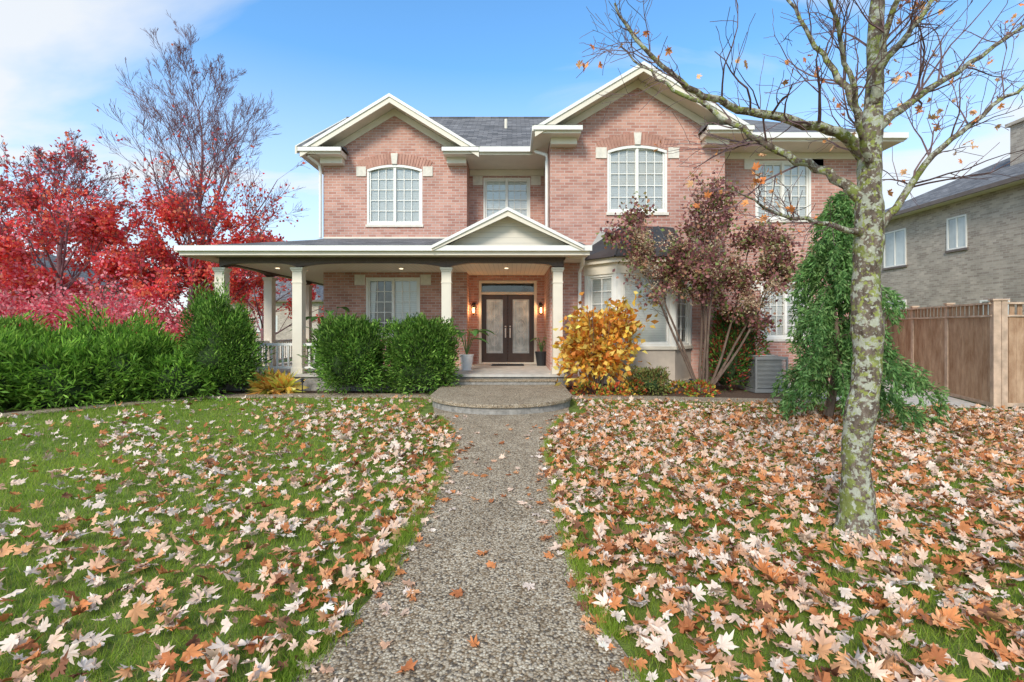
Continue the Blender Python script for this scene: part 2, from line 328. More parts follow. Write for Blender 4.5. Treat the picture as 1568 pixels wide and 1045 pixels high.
A['soffit'].poly([(-1.3,13.1,6.35),(.98,13.1,6.35),(.98,14.4,6.35),(-1.3,14.4,6.35)])
A['trim'].box(-1.3,.98,14.36,14.397,6.17,6.345)
A['soffit'].poly([(-5.97,13.1,6.345),(-5.97,21,6.345),(-5.47,21,6.345),(-5.47,13.1,6.345)])
A['gutter'].box(.5,.58,11.62,13.0,6.40,6.53)
A['soffit'].poly([(.55,11.7,6.352),(.98,11.7,6.352),(.98,13.1,6.352),(.55,13.1,6.352)])
A['gutter'].box(6.02,10.2,12.05,12.14,6.40,6.54); A['trim'].box(6.02,10.16,12.14,12.18,6.34,6.52)
A['soffit'].poly([(5.54,12.18,6.35),(10.16,12.18,6.35),(10.16,13.0,6.35),(5.54,13.0,6.35)])
A['soffit'].poly([(9.7,13.0,6.35),(10.16,13.0,6.35),(10.16,21.4,6.35),(9.7,21.4,6.35)])
A['gutter'].box(10.17,10.25,12.15,21.4,6.40,6.54)
A['trim'].box(5.55,9.69,12.96,12.997,6.18,6.345)
def spout(pts): A['gutter'].tube(pts,[.045]*len(pts),8)
spout([(.62,12.9,6.4),(.66,12.75,6.3),(.92,12.45,6.1),(.92,12.4,5.9),(.92,12.4,3.9)])
spout([(1.72,11.3,3.25),(1.75,11.6,3.1),(1.75,12.12,2.95),(1.75,12.12,.1)])
spout([(-5.75,13.15,6.35),(-5.55,13.5,6.2),(-5.53,13.53,6.0),(-5.53,13.53,4.1)])
# ---- porch
E=3.4; sp=.255
R.poly([(-7.7,10.85,E),(1.78,10.85,E),(1.78,12.2,E+sp*1.35),(.99,12.2,E+sp*1.35),(.99,14.4,E+sp*3.55),(-1.31,14.4,E+sp*3.55),(-1.31,13.6,E+sp*2.75),(-5.47,13.6,E+sp*2.75),(-5.47,13.08,E+sp*2.23)])
RS.poly([(-7.7,10.85,E),(-5.47,13.08,E+sp*2.23),(-5.47,20,E+sp*2.23),(-7.7,20,E)])
A['trim'].box(-5.46,-1.33,13.57,13.598,4.08,4.14)
A['gutter'].box(-7.76,1.84,10.76,10.84,3.29,3.41); A['trim'].box(-7.7,1.8,10.84,10.88,3.2,3.385)
A['gutter'].box(-7.8,-7.72,10.85,20,3.27,3.41); A['trim'].box(-7.72,-7.68,10.9,20,3.2,3.385)
A['soffit'].poly([(-7.7,10.88,3.22),(1.8,10.88,3.22),(1.8,11.32,3.22),(-7.7,11.32,3.22)])
A['soffit'].poly([(-7.7,11.32,3.22),(-7.2,11.32,3.22),(-7.2,20,3.22),(-7.7,20,3.22)])
A['trim'].box(1.3,1.78,11.33,12.19,3.2,3.4)
A['ceiling'].poly([(-7.2,11.32,3.12),(1.3,11.32,3.12),(1.3,14.39,3.12),(-7.2,14.39,3.12)])
A['ceiling'].poly([(-7.2,14.39,3.12),(-5.48,14.39,3.12),(-5.48,20,3.12),(-7.2,20,3.12)])
cols=[-7.08,-5.2,-1.59,1.11]
def column(x,y):
    T=A['trim']; w=.115
    T.box(x-w,x+w,y-w,y+w,.54,2.88); T.box(x-w-.025,x+w+.025,y-w-.025,y+w+.025,.402,.54); T.box(x-w-.018,x+w+.018,y-w-.018,y+w+.018,2.881,2.92); T.box(x-w-.035,x+w+.035,y-w-.035,y+w+.035,2.921,2.975)
    T.box(x-w-.012,x+w+.012,y-w-.012,y+w+.012,2.6,2.63)
for x in cols: column(x,11.45)
for y in (13.7,16.2,18.6): column(-7.08,y)
def archbeam(p,a,b,axis):
    pts=[(a,3.25)]+[(a+(b-a)*t,2.98+.11*(1-(2*t-1)**4)) for t in np.linspace(0,1,15)]+[(b,3.25)]
    if axis=='x': A['beam'].prismY(pts,p-.07,p+.07)
    else:
        A['beam'].prismY(pts,-.07,.07,Matrix.Translation((p,0,0))@Matrix.Rotation(math.pi/2,4,'Z'))
for a,b in zip(cols[:-1],cols[1:]): archbeam(11.4,a+.002,b-.002,'x')
archbeam(-7.08,11.5,13.69,'y'); archbeam(-7.08,13.71,16.2,'y'); archbeam(-7.08,16.21,18.6,'y')
A['beam'].box(1.112,1.25,11.33,12.18,3.0,3.25)
xp=-.1; hw=1.74; zp=4.28
RS.poly([(xp-hw,10.74,3.39),(xp,10.74,zp),(xp,14.3,zp),(xp-hw,10.9,3.39)]); RS.poly([(xp+hw,10.74,3.39),(xp+hw,10.9,3.39),(xp,14.3,zp),(xp,10.74,zp)])
for s in (-1,1):
    A['trim'].prismY([(xp,zp-.01),(xp+s*hw,3.385),(xp+s*(hw),3.28),(xp,zp-.2)],10.735,10.755)
    A['gutter'].prismY([(xp,zp-.0),(xp+s*hw,3.40),(xp+s*(hw),3.33),(xp,zp-.075)],10.70,10.733)
A['soffit'].poly([(xp-hw,10.76,3.34),(xp,10.76,zp-.08),(xp,11.1,zp-.08),(xp-hw,11.1,3.34)]); A['soffit'].poly([(xp+hw,10.76,3.34),(xp,10.76,zp-.08),(xp,11.1,zp-.08),(xp+hw,11.1,3.34)])
A['siding'].poly([(xp-hw+.1,11.08,3.37),(xp+hw-.1,11.08,3.37),(xp,11.08,zp-.1)])
A['trim'].prismY([(xp,zp-.12),(xp+.34,zp-.30),(xp-.34,zp-.30)],11.05,11.076)
A['porch_base'].box(-7.25,1.3,11.25,14.38,0,.34); A['porch_base'].box(-7.25,-5.48,14.38,19,0,.34)
PF=Acc(); PF.box(-7.3,1.35,11.2,14.39,.341,.40); PF.box(-7.3,-5.48,14.391,19,.341,.40)
PF.obj('porch_floor',CONC,parent=house)
rail=Acc()
def railing(a,b,axis,p):
    def bx(u0,u1,v0,v1,z0,z1):
        if axis=='x': rail.box(u0,u1,v0,v1,z0,z1)
        else: rail.box(v0,v1,u0,u1,z0,z1)
    bx(a,b,p-.035,p+.035,1.08,1.14); bx(a,b,p-.025,p+.025,.52,.57)
    n=int((b-a)/.13)
    for i in range(1,n):
        u=a+(b-a)*i/n; bx(u-.02,u+.02,p-.02,p+.02,.571,1.079)
railing(-6.96,-5.32,'x',11.45); railing(-5.08,-1.71,'x',11.45); railing(11.57,13.58,'y',-7.08); railing(13.82,16.08,'y',-7.08)
rail.obj('porch_railing',WHITE,parent=house)
pl=Acc()
for x,y in((-6.3,12.6),(-3.0,12.7),(-.15,12.6)): pl.cyl(x,y,3.10,3.115,.05)
pl.obj('porch_pot_lights',POT,parent=house)
# door
D=A['door']; y=yc+.12
T=A['trim']
T.box(-1.02,-.94,yc-.02,y+.1,.41,2.95); T.box(.68,.76,yc-.02,y+.1,.41,2.95); T.box(-.94,.68,yc-.018,y+.1,2.88,2.95); T.box(-.94,.68,yc-.018,y+.1,2.53,2.6)
T.box(-.94,.68,yc,y+.1,.405,.44)
A['glass'].poly([(-.94,y,2.6),(.68,y,2.6),(.68,y,2.88),(-.94,y,2.88)]); A['interior'].poly([(-.94,y+.15,2.6),(.68,y+.15,2.6),(.68,y+.15,2.88),(-.94,y+.15,2.88)])
T.box(-.94,.68,y-.01,y+.01,2.60,2.62);
dg=Acc(); cam_=Acc()
for x0,x1 in((-.94,-.132),(-.128,.68)):
    s=.15
    D.box(x0+.004,x0+s,y,y+.05,.44,2.52); D.box(x1-s,x1-.004,y,y+.05,.44,2.52); D.box(x0+s,x1-s,y+.002,y+.05,.44,.72); D.box(x0+s,x1-s,y+.002,y+.05,2.38,2.52)
    gx0,gx1,gz0,gz1=x0+s,x1-s,.72,2.38
    dg.poly([(gx0,y+.03,gz0),(gx1,y+.03,gz0),(gx1,y+.03,gz1),(gx0,y+.03,gz1)])
    for k in (0,.045):
        for bx in((gx0+k,gx0+k+.014,gz0+k,gz1-k),(gx1-k-.014,gx1-k,gz0+k,gz1-k)): cam_.box(bx[0],bx[1],y+.012,y+.028,bx[2],bx[3])
        for bz in(gz0+k,gz1-k-.014): cam_.box(gx0+k+.015,gx1-k-.015,y+.012,y+.028,bz,bz+.014)
    xc=(gx0+gx1)/2
    for r,zc in((.15,1.55),(.09,1.55),(.1,2.0),(.1,1.1)):
        for i in range(16):
            a0=2*math.pi*i/16; a1=2*math.pi*(i+1)/16
            f=1.6
            cam_.tube([(xc+r*math.cos(a0),y+.02,zc+f*r*math.sin(a0)),(xc+r*math.cos(a1),y+.02,zc+f*r*math.sin(a1))],[.006,.006],4)
    cam_.box(xc-.006,xc+.006,y+.014,y+.026,gz0+.06,gz1-.06)
    hx=x1-.07 if x0<-.5 else x0+.07
    A['gutter'].box(hx-.02,hx+.02,y-.012,y,1.2,1.5); A['gutter'].tube([(hx,y-.05,1.24),(hx,y-.06,1.33),(hx,y-.01,1.42)],[.012]*3,6)
    A['gutter'].cyl(hx,y-.03,1.53,1.57,.025)
dgm=mat('frosted_glass',(.52,.54,.50),.25,.35,5,spec=.8)
dg.obj('door_glass',dgm,parent=house); cam_.obj('door_caming',mat('caming',(.75,.74,.68),.3,.1,5),parent=house)
mt=Acc(); mt.box(-.6,.35,13.6,14.2,.402,.417); mt.obj('door_mat',DARK,parent=house)
# ---- bay
pa=[(1.9,12.2),(2.58,11.5),(4.0,11.5),(4.66,12.2)]
def off(k): return [(1.9-k*1.2,12.199),(2.58-k*.5,11.5-k),(4.0+k*.5,11.5-k),(4.66+k*1.2,12.199)]
A['bay_panels'].prismZ(off(0),.12,.98); A['trim'].prismZ(off(.05),.98,1.06); A['trim'].prismZ(off(.03),2.86,3.12); A['trim'].prismZ(off(.12),3.12,3.24); A['porch_base'].prismZ(off(-.04),0,.12)
A['trim'].prismZ(off(.04),.12,.2)
e=off(.2); t=[(2.35,12.199),(2.8,12.05),(3.75,12.05),(4.2,12.199)]
m_=[tuple(np.array(a)*.45+np.array(b)*.55) for a,b in zip(e,t)]
def ring(P,z): return [(x,y_,z) for x,y_ in P]
L0,L1,L2=ring(e,3.245),ring(m_,3.62),ring(t,4.12)
for P,Q in((L0,L1),(L1,L2)):
    for i in range(3): A['bay_roof'].poly([P[i],P[i+1],Q[i+1],Q[i]])
A['bay_roof'].poly(L2); A['bay_roof'].poly(ring(e,3.242)[::-1])
for i in range(1,3): A['bay_roof'].tube([L0[i],L1[i],L2[i]],[.025]*3,6)
for (p,q,c,mx) in((pa[0],pa[1],1,2),(pa[1],pa[2],1,1),(pa[2],pa[3],1,2)):
    dx,dy=q[0]-p[0],q[1]-p[1]; Ln=math.hypot(dx,dy); an=math.atan2(dy,dx)
    M=TR(p[0],p[1],1.06,an); T=A['windows']
    T.box(0.0,.09,-.02,.12,0,1.8,M); T.box(Ln-.09,Ln,-.021,.119,0,1.8,M)
    window(Ln-.18,1.8,M@Matrix.Translation((.09,.02,0)),c,mx,(5 if mx>1 else 1))
for k,mt_ in dict(walls=BRICK,trim=TRIM,soffit=SOFF,roof=SHX,roof_side=SHY,windows=WHITE,glass=GLASS,blinds=BLIND,stone=STONE,beam=BROWN,arch=ARCHB,ceiling=CEIL,siding=SIDING,porch_base=PORCHS,door=DOOR,bay_panels=STUC,bay_roof=METAL,interior=INTER,gutter=WHITE).items():
    if A[k].v: A[k].obj({'gutter':'gutters','roof':'roof_shingles','roof_side':'roof_shingles_side','door':'front_door','windows':'window_frames','glass':'window_panes'}.get(k,k),mt_,parent=house)
# steps
st=empty('front_steps',(-.2,10,0)); s1=Acc(); s2=Acc()
def arcpoly(g):
    cx=-.21; w=1.36+g; return [(cx-w,11.19),(cx-w,9.35)]+[(cx-w*math.cos(t),9.35-(1.25+g)*math.sin(t)) for t in np.linspace(.08,math.pi-.08,26)]+[(cx+w,9.35),(cx+w,11.19)]
s1.prismZ(arcpoly(0),.0,.135); s2.prismZ(arcpoly(.04),.136,.2)
s1.box(-1.45,1.0,10.85,11.19,.201,.27); s2.box(-1.48,1.03,10.82,11.195,.271,.30)
s1.obj('riser',PORCHS,parent=st); s2.obj('tread',AGG,parent=st,bevel=.012)
def lantern(x,nm):
    e=empty(nm,(x,yc-.1,2.0)); a=Acc(); b=Acc(); y0=yc-.14
    a.box(x-.05,x+.05,yc-.02,yc-.001,2.0,2.28); a.tube([(x,yc-.02,2.22),(x,yc-.09,2.30),(x,y0,2.27),(x,y0,2.24)],[.01]*4,6)
    a.add([(x-.085,y0-.085,2.18),(x+.085,y0-.085,2.18),(x+.085,y0+.085,2.18),(x-.085,y0+.085,2.18),(x,y0,2.27)],[(0,1,4),(1,2,4),(2,3,4),(3,0,4),(3,2,1,0)])
    for sx in(-1,1):
        for sy in(-1,1): a.tube([(x+sx*.07,y0+sy*.07,2.18),(x+sx*.045,y0+sy*.045,1.95)],[.007]*2,4)
    a.box(x-.055,x+.055,y0-.055,y0+.055,1.925,1.95); a.cyl(x,y0,1.89,1.925,.015)
    b.cyl(x,y0,1.96,2.12,.03,.025,10)
    a.obj('frame',DARK,parent=e); b.obj('bulb',BULB,parent=e)
    l=bpy.data.lights.new('lantern_light','POINT'); l.energy=9; l.color=(1,.55,.25); l.shadow_soft_size=.05
    lo=link(bpy.data.objects.new('lantern_light',l)); lo.parent=e; lo.location=(0,-.04-.12,.05)
lantern(-1.17,'wall_lantern'); lantern(.88,'wall_lantern.001')
# ------------------------------------------------------------ ground
def yf(x):
    x=np.asarray(x,float)
    left=np.where(x<-6.0,10.1-1.05*(np.sqrt((x+6.0)**2+.5)-.7),10.1)
    right=9.95-.16*np.clip(x-1.2,0,8)
    return np.where(x<0,left,right)
gx=Acc(); gx.poly([(-400,-200,0),(400,-200,0),(400,600,0),(-400,600,0)]); gx.obj('ground',GROUND)
mu=Acc()
xs=np.linspace(-14,-1.56,40); mu.poly([(x,float(yf(x))+.3,.004) for x in xs]+[(-1.56,11.3,.004),(-7,11.4,.004),(-14,11.4,.004)])
xs=np.linspace(1.14,7.2,20); mu.poly([(x,float(yf(x))+.3,.004) for x in xs]+[(7.2,12.4,.004),(1.14,12.4,.004)])
mu.obj('mulch_bed',MULCH)
gp=Acc()
xs=np.linspace(-14,-1.6,50); gp.prismZ([(x,float(yf(x))) for x in xs]+[(x,float(yf(x))+.5) for x in xs[::-1]],.008,.035)
xs=np.linspace(1.18,6.6,20); gp.prismZ([(x,float(yf(x))) for x in xs]+[(x,float(yf(x))+.55) for x in xs[::-1]],.008,.035)
gp.obj('garden_path',AGG)
cs=Acc(); cs.prismZ([(6.601,9.09),(8.93,8.84),(10.6,13.2),(6.601,12.9)],.008,.04); cs.obj('concrete_patio',CONC)
WL=[(-1.5,.0),(-1.3,1.3),(-.98,1.95),(-.80,2.6),(-.74,3.6),(-.72,5),(-.75,6),(-.85,6.7),(-1.1,7.5),(-1.4,8.4),(-1.56,9.3)]
WR=[(1.0,0),(.85,1.3),(.6,1.95),(.42,2.6),(.39,3.7),(.42,5),(.45,5.9),(.55,6.7),(.75,7.5),(1.0,8.4),(1.14,9.3)]
def wl(y): return np.interp(y,[p[1] for p in WL],[p[0] for p in WL])
def wr(y): return np.interp(y,[p[1] for p in WR],[p[0] for p in WR])
ys=np.linspace(-3,9.3,60)
wk=Acc(); wk.prismZ([(float(wr(y)),y) for y in ys]+[(float(wl(y)),y) for y in ys[::-1]],.0,.02); wk.obj('walkway',AGG)
def lawn(x,y,g=0):
    wob=.03*np.sin(y*9)+.02*np.sin(y*23+1)
    return ((x<wl(y)+g+wob)|(x>wr(y)-g+wob))&(y<yf(x)-.02)&~((y>8.0)&(x>-1.65)&(x<1.25))
def vnoise(x,y,s=1.0,seed=0):
    r=np.random.default_rng(seed); o=0
    for k in range(6):
        a=r.uniform(0,6.28); f=s*r.uniform(.6,2.2); o=o+np.sin(f*(x*np.cos(a)+y*np.sin(a))+r.uniform(0,6.28))
    return o/6
PX=[];PY=[];HW=[];HH=[]
for y0,y1,xm,dens,w in((1.2,3.2,4.6,4200,.0045),(3.2,5.5,7.2,2400,.006),(5.5,10.3,13.0,1050,.0095)):
    n=int((y1-y0)*2*xm*dens); x=rng.uniform(-xm,xm,n); y=rng.uniform(y0,y1,n); k=lawn(x,y); PX.append(x[k]);PY.append(y[k]);HW.append(np.full(k.sum(),w));HH.append(np.ones(k.sum()))
n=34000; y=1.3+6.7*rng.random(n)**1.3; sd_=rng.random(n)<.5; o_=rng.normal(0,.035,n)-.02
x=np.where(sd_,wl(y)+o_,wr(y)-o_); k=(vnoise(x,y,5,77)>-.25); PX.append(x[k]);PY.append(y[k]);HW.append(np.full(k.sum(),.006));HH.append(np.full(k.sum(),1.35))
x=np.concatenate(PX);y=np.concatenate(PY);w=np.concatenate(HW); n=len(x)
a=rng.uniform(0,6.28,n); h=rng.uniform(.03,.065,n)*(1+.35*vnoise(x,y,2.5,3))*np.concatenate(HH); le=rng.uniform(.1,.9,n)*h
b=rng.uniform(0,6.28,n)
V=np.zeros((n,3,3)); V[:,0]=np.c_[x-np.cos(a)*w/2,y-np.sin(a)*w/2,np.zeros(n)]; V[:,1]=np.c_[x+np.cos(a)*w/2,y+np.sin(a)*w/2,np.zeros(n)]; V[:,2]=np.c_[x+np.cos(b)*le,y+np.sin(b)*le,h]
g1=np.array([.20,.32,.035]);g2=np.array([.36,.48,.06]);g3=np.array([.48,.42,.15])
t_=np.clip(.5+.7*vnoise(x,y,1.6,5)+rng.normal(0,.28,n),0,1)[:,None]; C=g1*(1-t_)+g2*t_
dry=(rng.random(n)<.10)[:,None]; C=np.where(dry,g3,C)
np_mesh('grass',V.reshape(-1,3),np.arange(3*n).reshape(n,3),GRASSM,np.repeat(C,3,axis=0))
# fallen leaves
half=[(90,1.0),(81,.70),(72,.74),(66,.40),(55,.70),(42,.96),(33,.66),(22,.66),(15,.40),(2,.55),(-15,.62),(-30,.38),(-60,.30),(-86,.12)]
out=half+[(-90,.7)]+[(180-a_,r_) for a_,r_ in half[::-1][:-1]]
OA=np.radians([o[0] for o in out]); OR=np.array([o[1] for o in out]); K=len(out)
def maple_leaves(x,y,z,size,C,tilt=.35,curl=.5,roll=None):
    n=len(x); th=rng.uniform(0,6.28,n)
    jit=1+rng.normal(0,.08,(n,K)); lx=np.cos(OA)[None]*OR*jit*rng.uniform(.65,1.05,n)[:,None]; ly=np.sin(OA)[None]*OR*jit
    lx=np.c_[np.zeros(n),lx]; ly=np.c_[np.zeros(n),ly]
    ph=rng.uniform(0,3.14,n); k=rng.uniform(-.2,1,n)*curl
    u=lx*np.cos(ph)[:,None]+ly*np.sin(ph)[:,None]; lz=k[:,None]*u*u+rng.normal(0,.09,(n,K+1))*(curl>0)
    P=np.stack([lx,ly,lz],-1)*size[:,None,None]
    tx=rng.normal(0,tilt,n); ty=rng.normal(0,tilt,n)
    if roll is not None: tx=rng.uniform(-3,3,n); ty=rng.uniform(-1.5,1.5,n)
    cx,sx,cy,sy=np.cos(tx)[:,None],np.sin(tx)[:,None],np.cos(ty)[:,None],np.sin(ty)[:,None]
    X,Y,Z=P[...,0],P[...,1],P[...,2]
    Y,Z=Y*cx-Z*sx,Y*sx+Z*cx; X,Z=X*cy+Z*sy,-X*sy+Z*cy
    c,s_=np.cos(th)[:,None],np.sin(th)[:,None]; X,Y=X*c-Y*s_,X*s_+Y*c
    if roll is None: Z=Z-Z.min(1)[:,None]
    V=np.stack([X+x[:,None],Y+y[:,None],Z+z[:,None]],-1).reshape(-1,3)
    base=(np.arange(n)*(K+1))[:,None]; i=np.arange(K)
    F=np.stack([np.broadcast_to(base,(n,K)),base+1+i,base+1+(i+1)%K],-1).reshape(-1,3)
    cc=np.repeat(C[:,None,:],K+1,axis=1)*(1+rng.normal(0,.10,(n,K+1,1))); cc[:,0]*=.85; return V,F,np.clip(cc.reshape(-1,3),0,1)
n=100000; x=rng.uniform(-12,13,n); y=rng.uniform(.6,10.2,n)
ok=lawn(x,y)
nz=vnoise(x,y,2.2,11)+.4*vnoise(x,y,7,12)
distw=np.where(x<0,wl(y)-x,x-wr(y))
dl=np.clip(.92-.17*distw+.45*nz+.4*np.clip((4-y)/2,0,1),.10,1)*np.clip((11.2-y)/4.2,.15,1)+.7*np.exp(-distw/.3)*np.clip((9-y)/3,0,1)
drr=np.clip(1.08-.03*np.abs(x-2.5)+.35*nz,.2,1.15)*np.clip((10.2-y)/2.6,.08,1)+.5*np.exp(-distw/.25)*np.clip((9-y)/3,0,1)
dd=np.where(x<0,dl*.62,drr)
ok&=rng.random(n)<dd*.60
onw=(~lawn(x,y))&(x>wl(y))&(x<wr(y))&(y<8)&(rng.random(n)<.018+.5*np.exp(-np.minimum(x-wl(y),wr(y)-x)/.08))
x1,y1=x[ok],y[ok]; n1=len(x1)
pal=np.array([[.82,.59,.44],[.88,.71,.58],[.76,.38,.18],[.66,.25,.09],[.46,.16,.06],[.26,.11,.06],[.82,.48,.30]])
def cols_(n,p): 
    C=pal[rng.choice(len(pal),n,p=p)]; return C*(1+rng.normal(0,.1,(n,1)))
C=cols_(n1,[.23,.17,.18,.15,.08,.05,.14])
pale=(x1<0)&(rng.random(n1)<np.clip((-x1-1)*.10,0,.5)); C[pale]=pal[1]*(1+rng.normal(0,.06,(pale.sum(),1)))
z1=rng.uniform(.015,.05,n1)
V1,F1,C1=maple_leaves(x1,y1,z1,rng.uniform(.036,.082,n1),C,.45,.9)
x2,y2=x[onw],y[onw]; n2=len(x2)
V2,F2,C2=maple_leaves(x2,y2,np.full(n2,.021),rng.uniform(.035,.07,n2),cols_(n2,[.2,.12,.2,.2,.14,.06,.08]),.16,.5)
np_mesh('fallen_leaves',np.r_[V1,V2],np.r_[F1,F2+len(V1)],DLEAF,np.r_[C1,C2])
# ------------------------------------------------------------ foliage tools
def nrm(v): return v/(np.linalg.norm(v,axis=-1,keepdims=True)+1e-9)
def leafquads(P,D,L,W,fold=.25):
    n=len(P); D=nrm(D); Sd=nrm(np.cross(D,rng.normal(0,1,(n,3)))); Nn=np.cross(D,Sd)
    L=np.broadcast_to(L,(n,))[:,None]; W=np.broadcast_to(W,(n,))[:,None]
    V=np.stack([P,P+D*L*.5+Sd*W*.5+Nn*W*fold,P+D*L,P+D*L*.5-Sd*W*.5+Nn*W*fold],1)
    return V.reshape(-1,3),np.arange(4*n).reshape(n,4)
def palette(n,cols,jit=.12,w=None):
    c=np.array(cols)[rng.choice(len(cols),n,p=w)]; return np.clip(c*(1+rng.normal(0,jit,(n,1))),0,1)
def lump(d,seed,amp,fr=3):
    r=np.random.default_rng(seed); o=0
    for k in range(7):
        a=r.normal(0,1,3)*fr; o=o+np.sin(d@a+r.uniform(0,6.28))
    return 1+amp*o/3
def boxy(d,p): return d/(np.sum(np.abs(d)**p,axis=-1,keepdims=True)**(1/p)) if p else d
def bush(name,blobs,n,L,W,cols,amp=.15,outd=.9,up=.5,seed=1,core=None,shell=(.72,1.03),p=0):
    tot=sum(b[3]*b[5] for b in blobs); Vs=[];Cs=[];off_=0;Fs=[]
    xc=np.mean([b[0] for b in blobs]); yc_=np.mean([b[1] for b in blobs])
    e=empty(name,(xc,yc_,0)); ca=Acc()
    for k,(cx,cy,cz,rx,ry,rz) in enumerate(blobs):
        m=int(n*rx*rz/tot); d=nrm(rng.normal(0,1,(m,3))); d[:,2]=np.where(d[:,2]<-.75,-d[:,2],d[:,2])
        rr=lump(d,seed+k,amp)*lump(d,seed+k+50,amp*.7,9)*rng.uniform(shell[0],shell[1],m)**.8
        P=np.array([cx,cy,cz])+boxy(d,p)*rr[:,None]*np.array([rx,ry,rz]); P[:,2]=np.maximum(P[:,2],.03)
        D=d*outd+np.array([0,0,up])+rng.normal(0,.45,(m,3))
        V,F=leafquads(P,D,L*rng.uniform(.6,1.3,m),W*rng.uniform(.7,1.2,m))
        cl=palette(m,cols,.18); cl=cl*(.7+.6*np.clip(vnoise(P[:,0]*4,P[:,2]*4+P[:,1]*3,1.5,seed+k)+.5,0,1))[:,None]
        Vs.append(V);Fs.append(F+off_);off_+=len(V);Cs.append(np.repeat(cl,4,axis=0))
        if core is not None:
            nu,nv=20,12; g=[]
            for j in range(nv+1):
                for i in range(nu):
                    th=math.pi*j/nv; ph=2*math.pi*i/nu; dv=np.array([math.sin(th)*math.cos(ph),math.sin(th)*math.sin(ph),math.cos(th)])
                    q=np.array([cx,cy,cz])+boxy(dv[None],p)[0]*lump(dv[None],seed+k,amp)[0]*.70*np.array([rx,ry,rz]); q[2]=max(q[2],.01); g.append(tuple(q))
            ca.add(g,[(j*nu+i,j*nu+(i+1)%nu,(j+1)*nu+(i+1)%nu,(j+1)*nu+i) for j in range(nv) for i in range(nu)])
    o=np_mesh('foliage',np.concatenate(Vs),np.concatenate(Fs),LEAF,np.clip(np.concatenate(Cs),0,1)); par(o,e)
    if core is not None: ca.obj('bush_core',core,smooth=True,parent=e)  # solid dark core added inside the leaves to prevent see-through, not modelled twigs
    return e
CORE=mat('dark_core',(.03,.055,.014),.95,.5,20,.8,40)  # near-black green for the added filler core inside bushes
YG=[(.10,.22,.03),(.17,.33,.05),(.27,.43,.08),(.07,.14,.025)]
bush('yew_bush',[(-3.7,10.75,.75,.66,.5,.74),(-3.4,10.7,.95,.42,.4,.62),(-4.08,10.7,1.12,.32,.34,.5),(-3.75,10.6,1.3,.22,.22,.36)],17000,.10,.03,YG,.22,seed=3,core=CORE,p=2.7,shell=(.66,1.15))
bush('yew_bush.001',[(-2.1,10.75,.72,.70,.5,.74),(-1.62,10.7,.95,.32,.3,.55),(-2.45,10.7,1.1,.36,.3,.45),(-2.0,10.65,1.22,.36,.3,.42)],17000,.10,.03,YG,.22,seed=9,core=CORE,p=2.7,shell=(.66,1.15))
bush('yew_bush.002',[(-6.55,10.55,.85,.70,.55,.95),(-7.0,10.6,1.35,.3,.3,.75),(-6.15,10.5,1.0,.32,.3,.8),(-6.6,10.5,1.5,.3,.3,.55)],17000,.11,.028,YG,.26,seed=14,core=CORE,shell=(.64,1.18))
JG=[(.14,.29,.035),(.22,.42,.05),(.32,.52,.08),(.10,.20,.03)]
jb=[(-7.4,10.2,.40,.75,.6,.52),(-8.2,9.9,.48,.8,.7,.60),(-9.0,9.3,.5,.85,.8,.62),(-9.9,8.7,.55,.9,.9,.64),(-8.7,10.3,.68,.9,.6,.6),(-10.0,9.8,.7,1.0,.8,.68),(-11.0,8.4,.65,1.0,1,.75),(-11.6,7.2,.65,1.0,1,.75),(-11.3,9.6,.8,1,.9,.75),(-7.9,10.4,.8,.5,.4,.42),(-9.4,10.2,.95,.5,.4,.45)]
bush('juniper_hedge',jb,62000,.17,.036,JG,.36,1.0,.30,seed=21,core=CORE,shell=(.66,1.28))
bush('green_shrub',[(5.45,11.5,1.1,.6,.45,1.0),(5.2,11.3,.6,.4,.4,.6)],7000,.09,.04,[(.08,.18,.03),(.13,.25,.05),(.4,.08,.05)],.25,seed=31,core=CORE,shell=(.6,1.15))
bush('small_shrub',[(3.15,10.7,.28,.42,.35,.32)],2500,.07,.03,[(.2,.26,.06),(.28,.32,.1),(.32,.2,.08)],.25,seed=33,core=CORE,shell=(.6,1.15))
def stems(acc,base,n,h,spread,r=.012,sides=4):
    for i in range(n):
        a=rng.uniform(0,6.28); s_=spread*rng.uniform(.2,1); p0=np.array(base)+np.array([math.cos(a)*.06,math.sin(a)*.06,0])
        p=[p0]
        for k in range(1,6):
            t=k/5; p.append(p0+np.array([math.cos(a)*s_*t**1.1,math.sin(a)*s_*t**1.1,h*rng.uniform(.9,1.1)*t])+rng.normal(0,.02,3))
        acc.tube(p,np.linspace(r,r*.4,6),sides)
hy=bush('hydrangea_shrub',[(1.95,10.65,1.15,.72,.55,.75),(2.45,10.7,1.5,.42,.4,.5),(1.55,10.6,1.0,.42,.4,.6),(2.05,10.6,.7,.7,.5,.45)],2500,.16,.11,[(.92,.50,.07),(.95,.62,.13),(.9,.38,.07),(.85,.66,.17),(.85,.3,.07)],.35,.6,-.05,seed=41,shell=(.25,1.15))
sa=Acc(); stems(sa,(1.95,10.65,0),18,1.8,.8); sa.obj('stems',STEM,parent=hy)
bush('ground_cover',[(1.7,10.35,.1,.35,.2,.18),(2.3,10.3,.1,.3,.2,.15),(4.2,10.4,.12,.3,.2,.2),(2.75,10.6,.12,.3,.2,.2),(3.8,10.7,.1,.3,.2,.15)],1300,.09,.05,[(.2,.34,.06),(.85,.5,.08),(.6,.12,.05)],.2,seed=43)
bush('hosta_plant',[(-5.55,10.75,.15,.42,.3,.3),(-5.2,10.7,.12,.3,.25,.22)],260,.34,.11,[(.92,.58,.1),(.9,.7,.2),(.8,.42,.1),(.6,.6,.1)],.1,1.1,.25,seed=45,shell=(.1,.6))
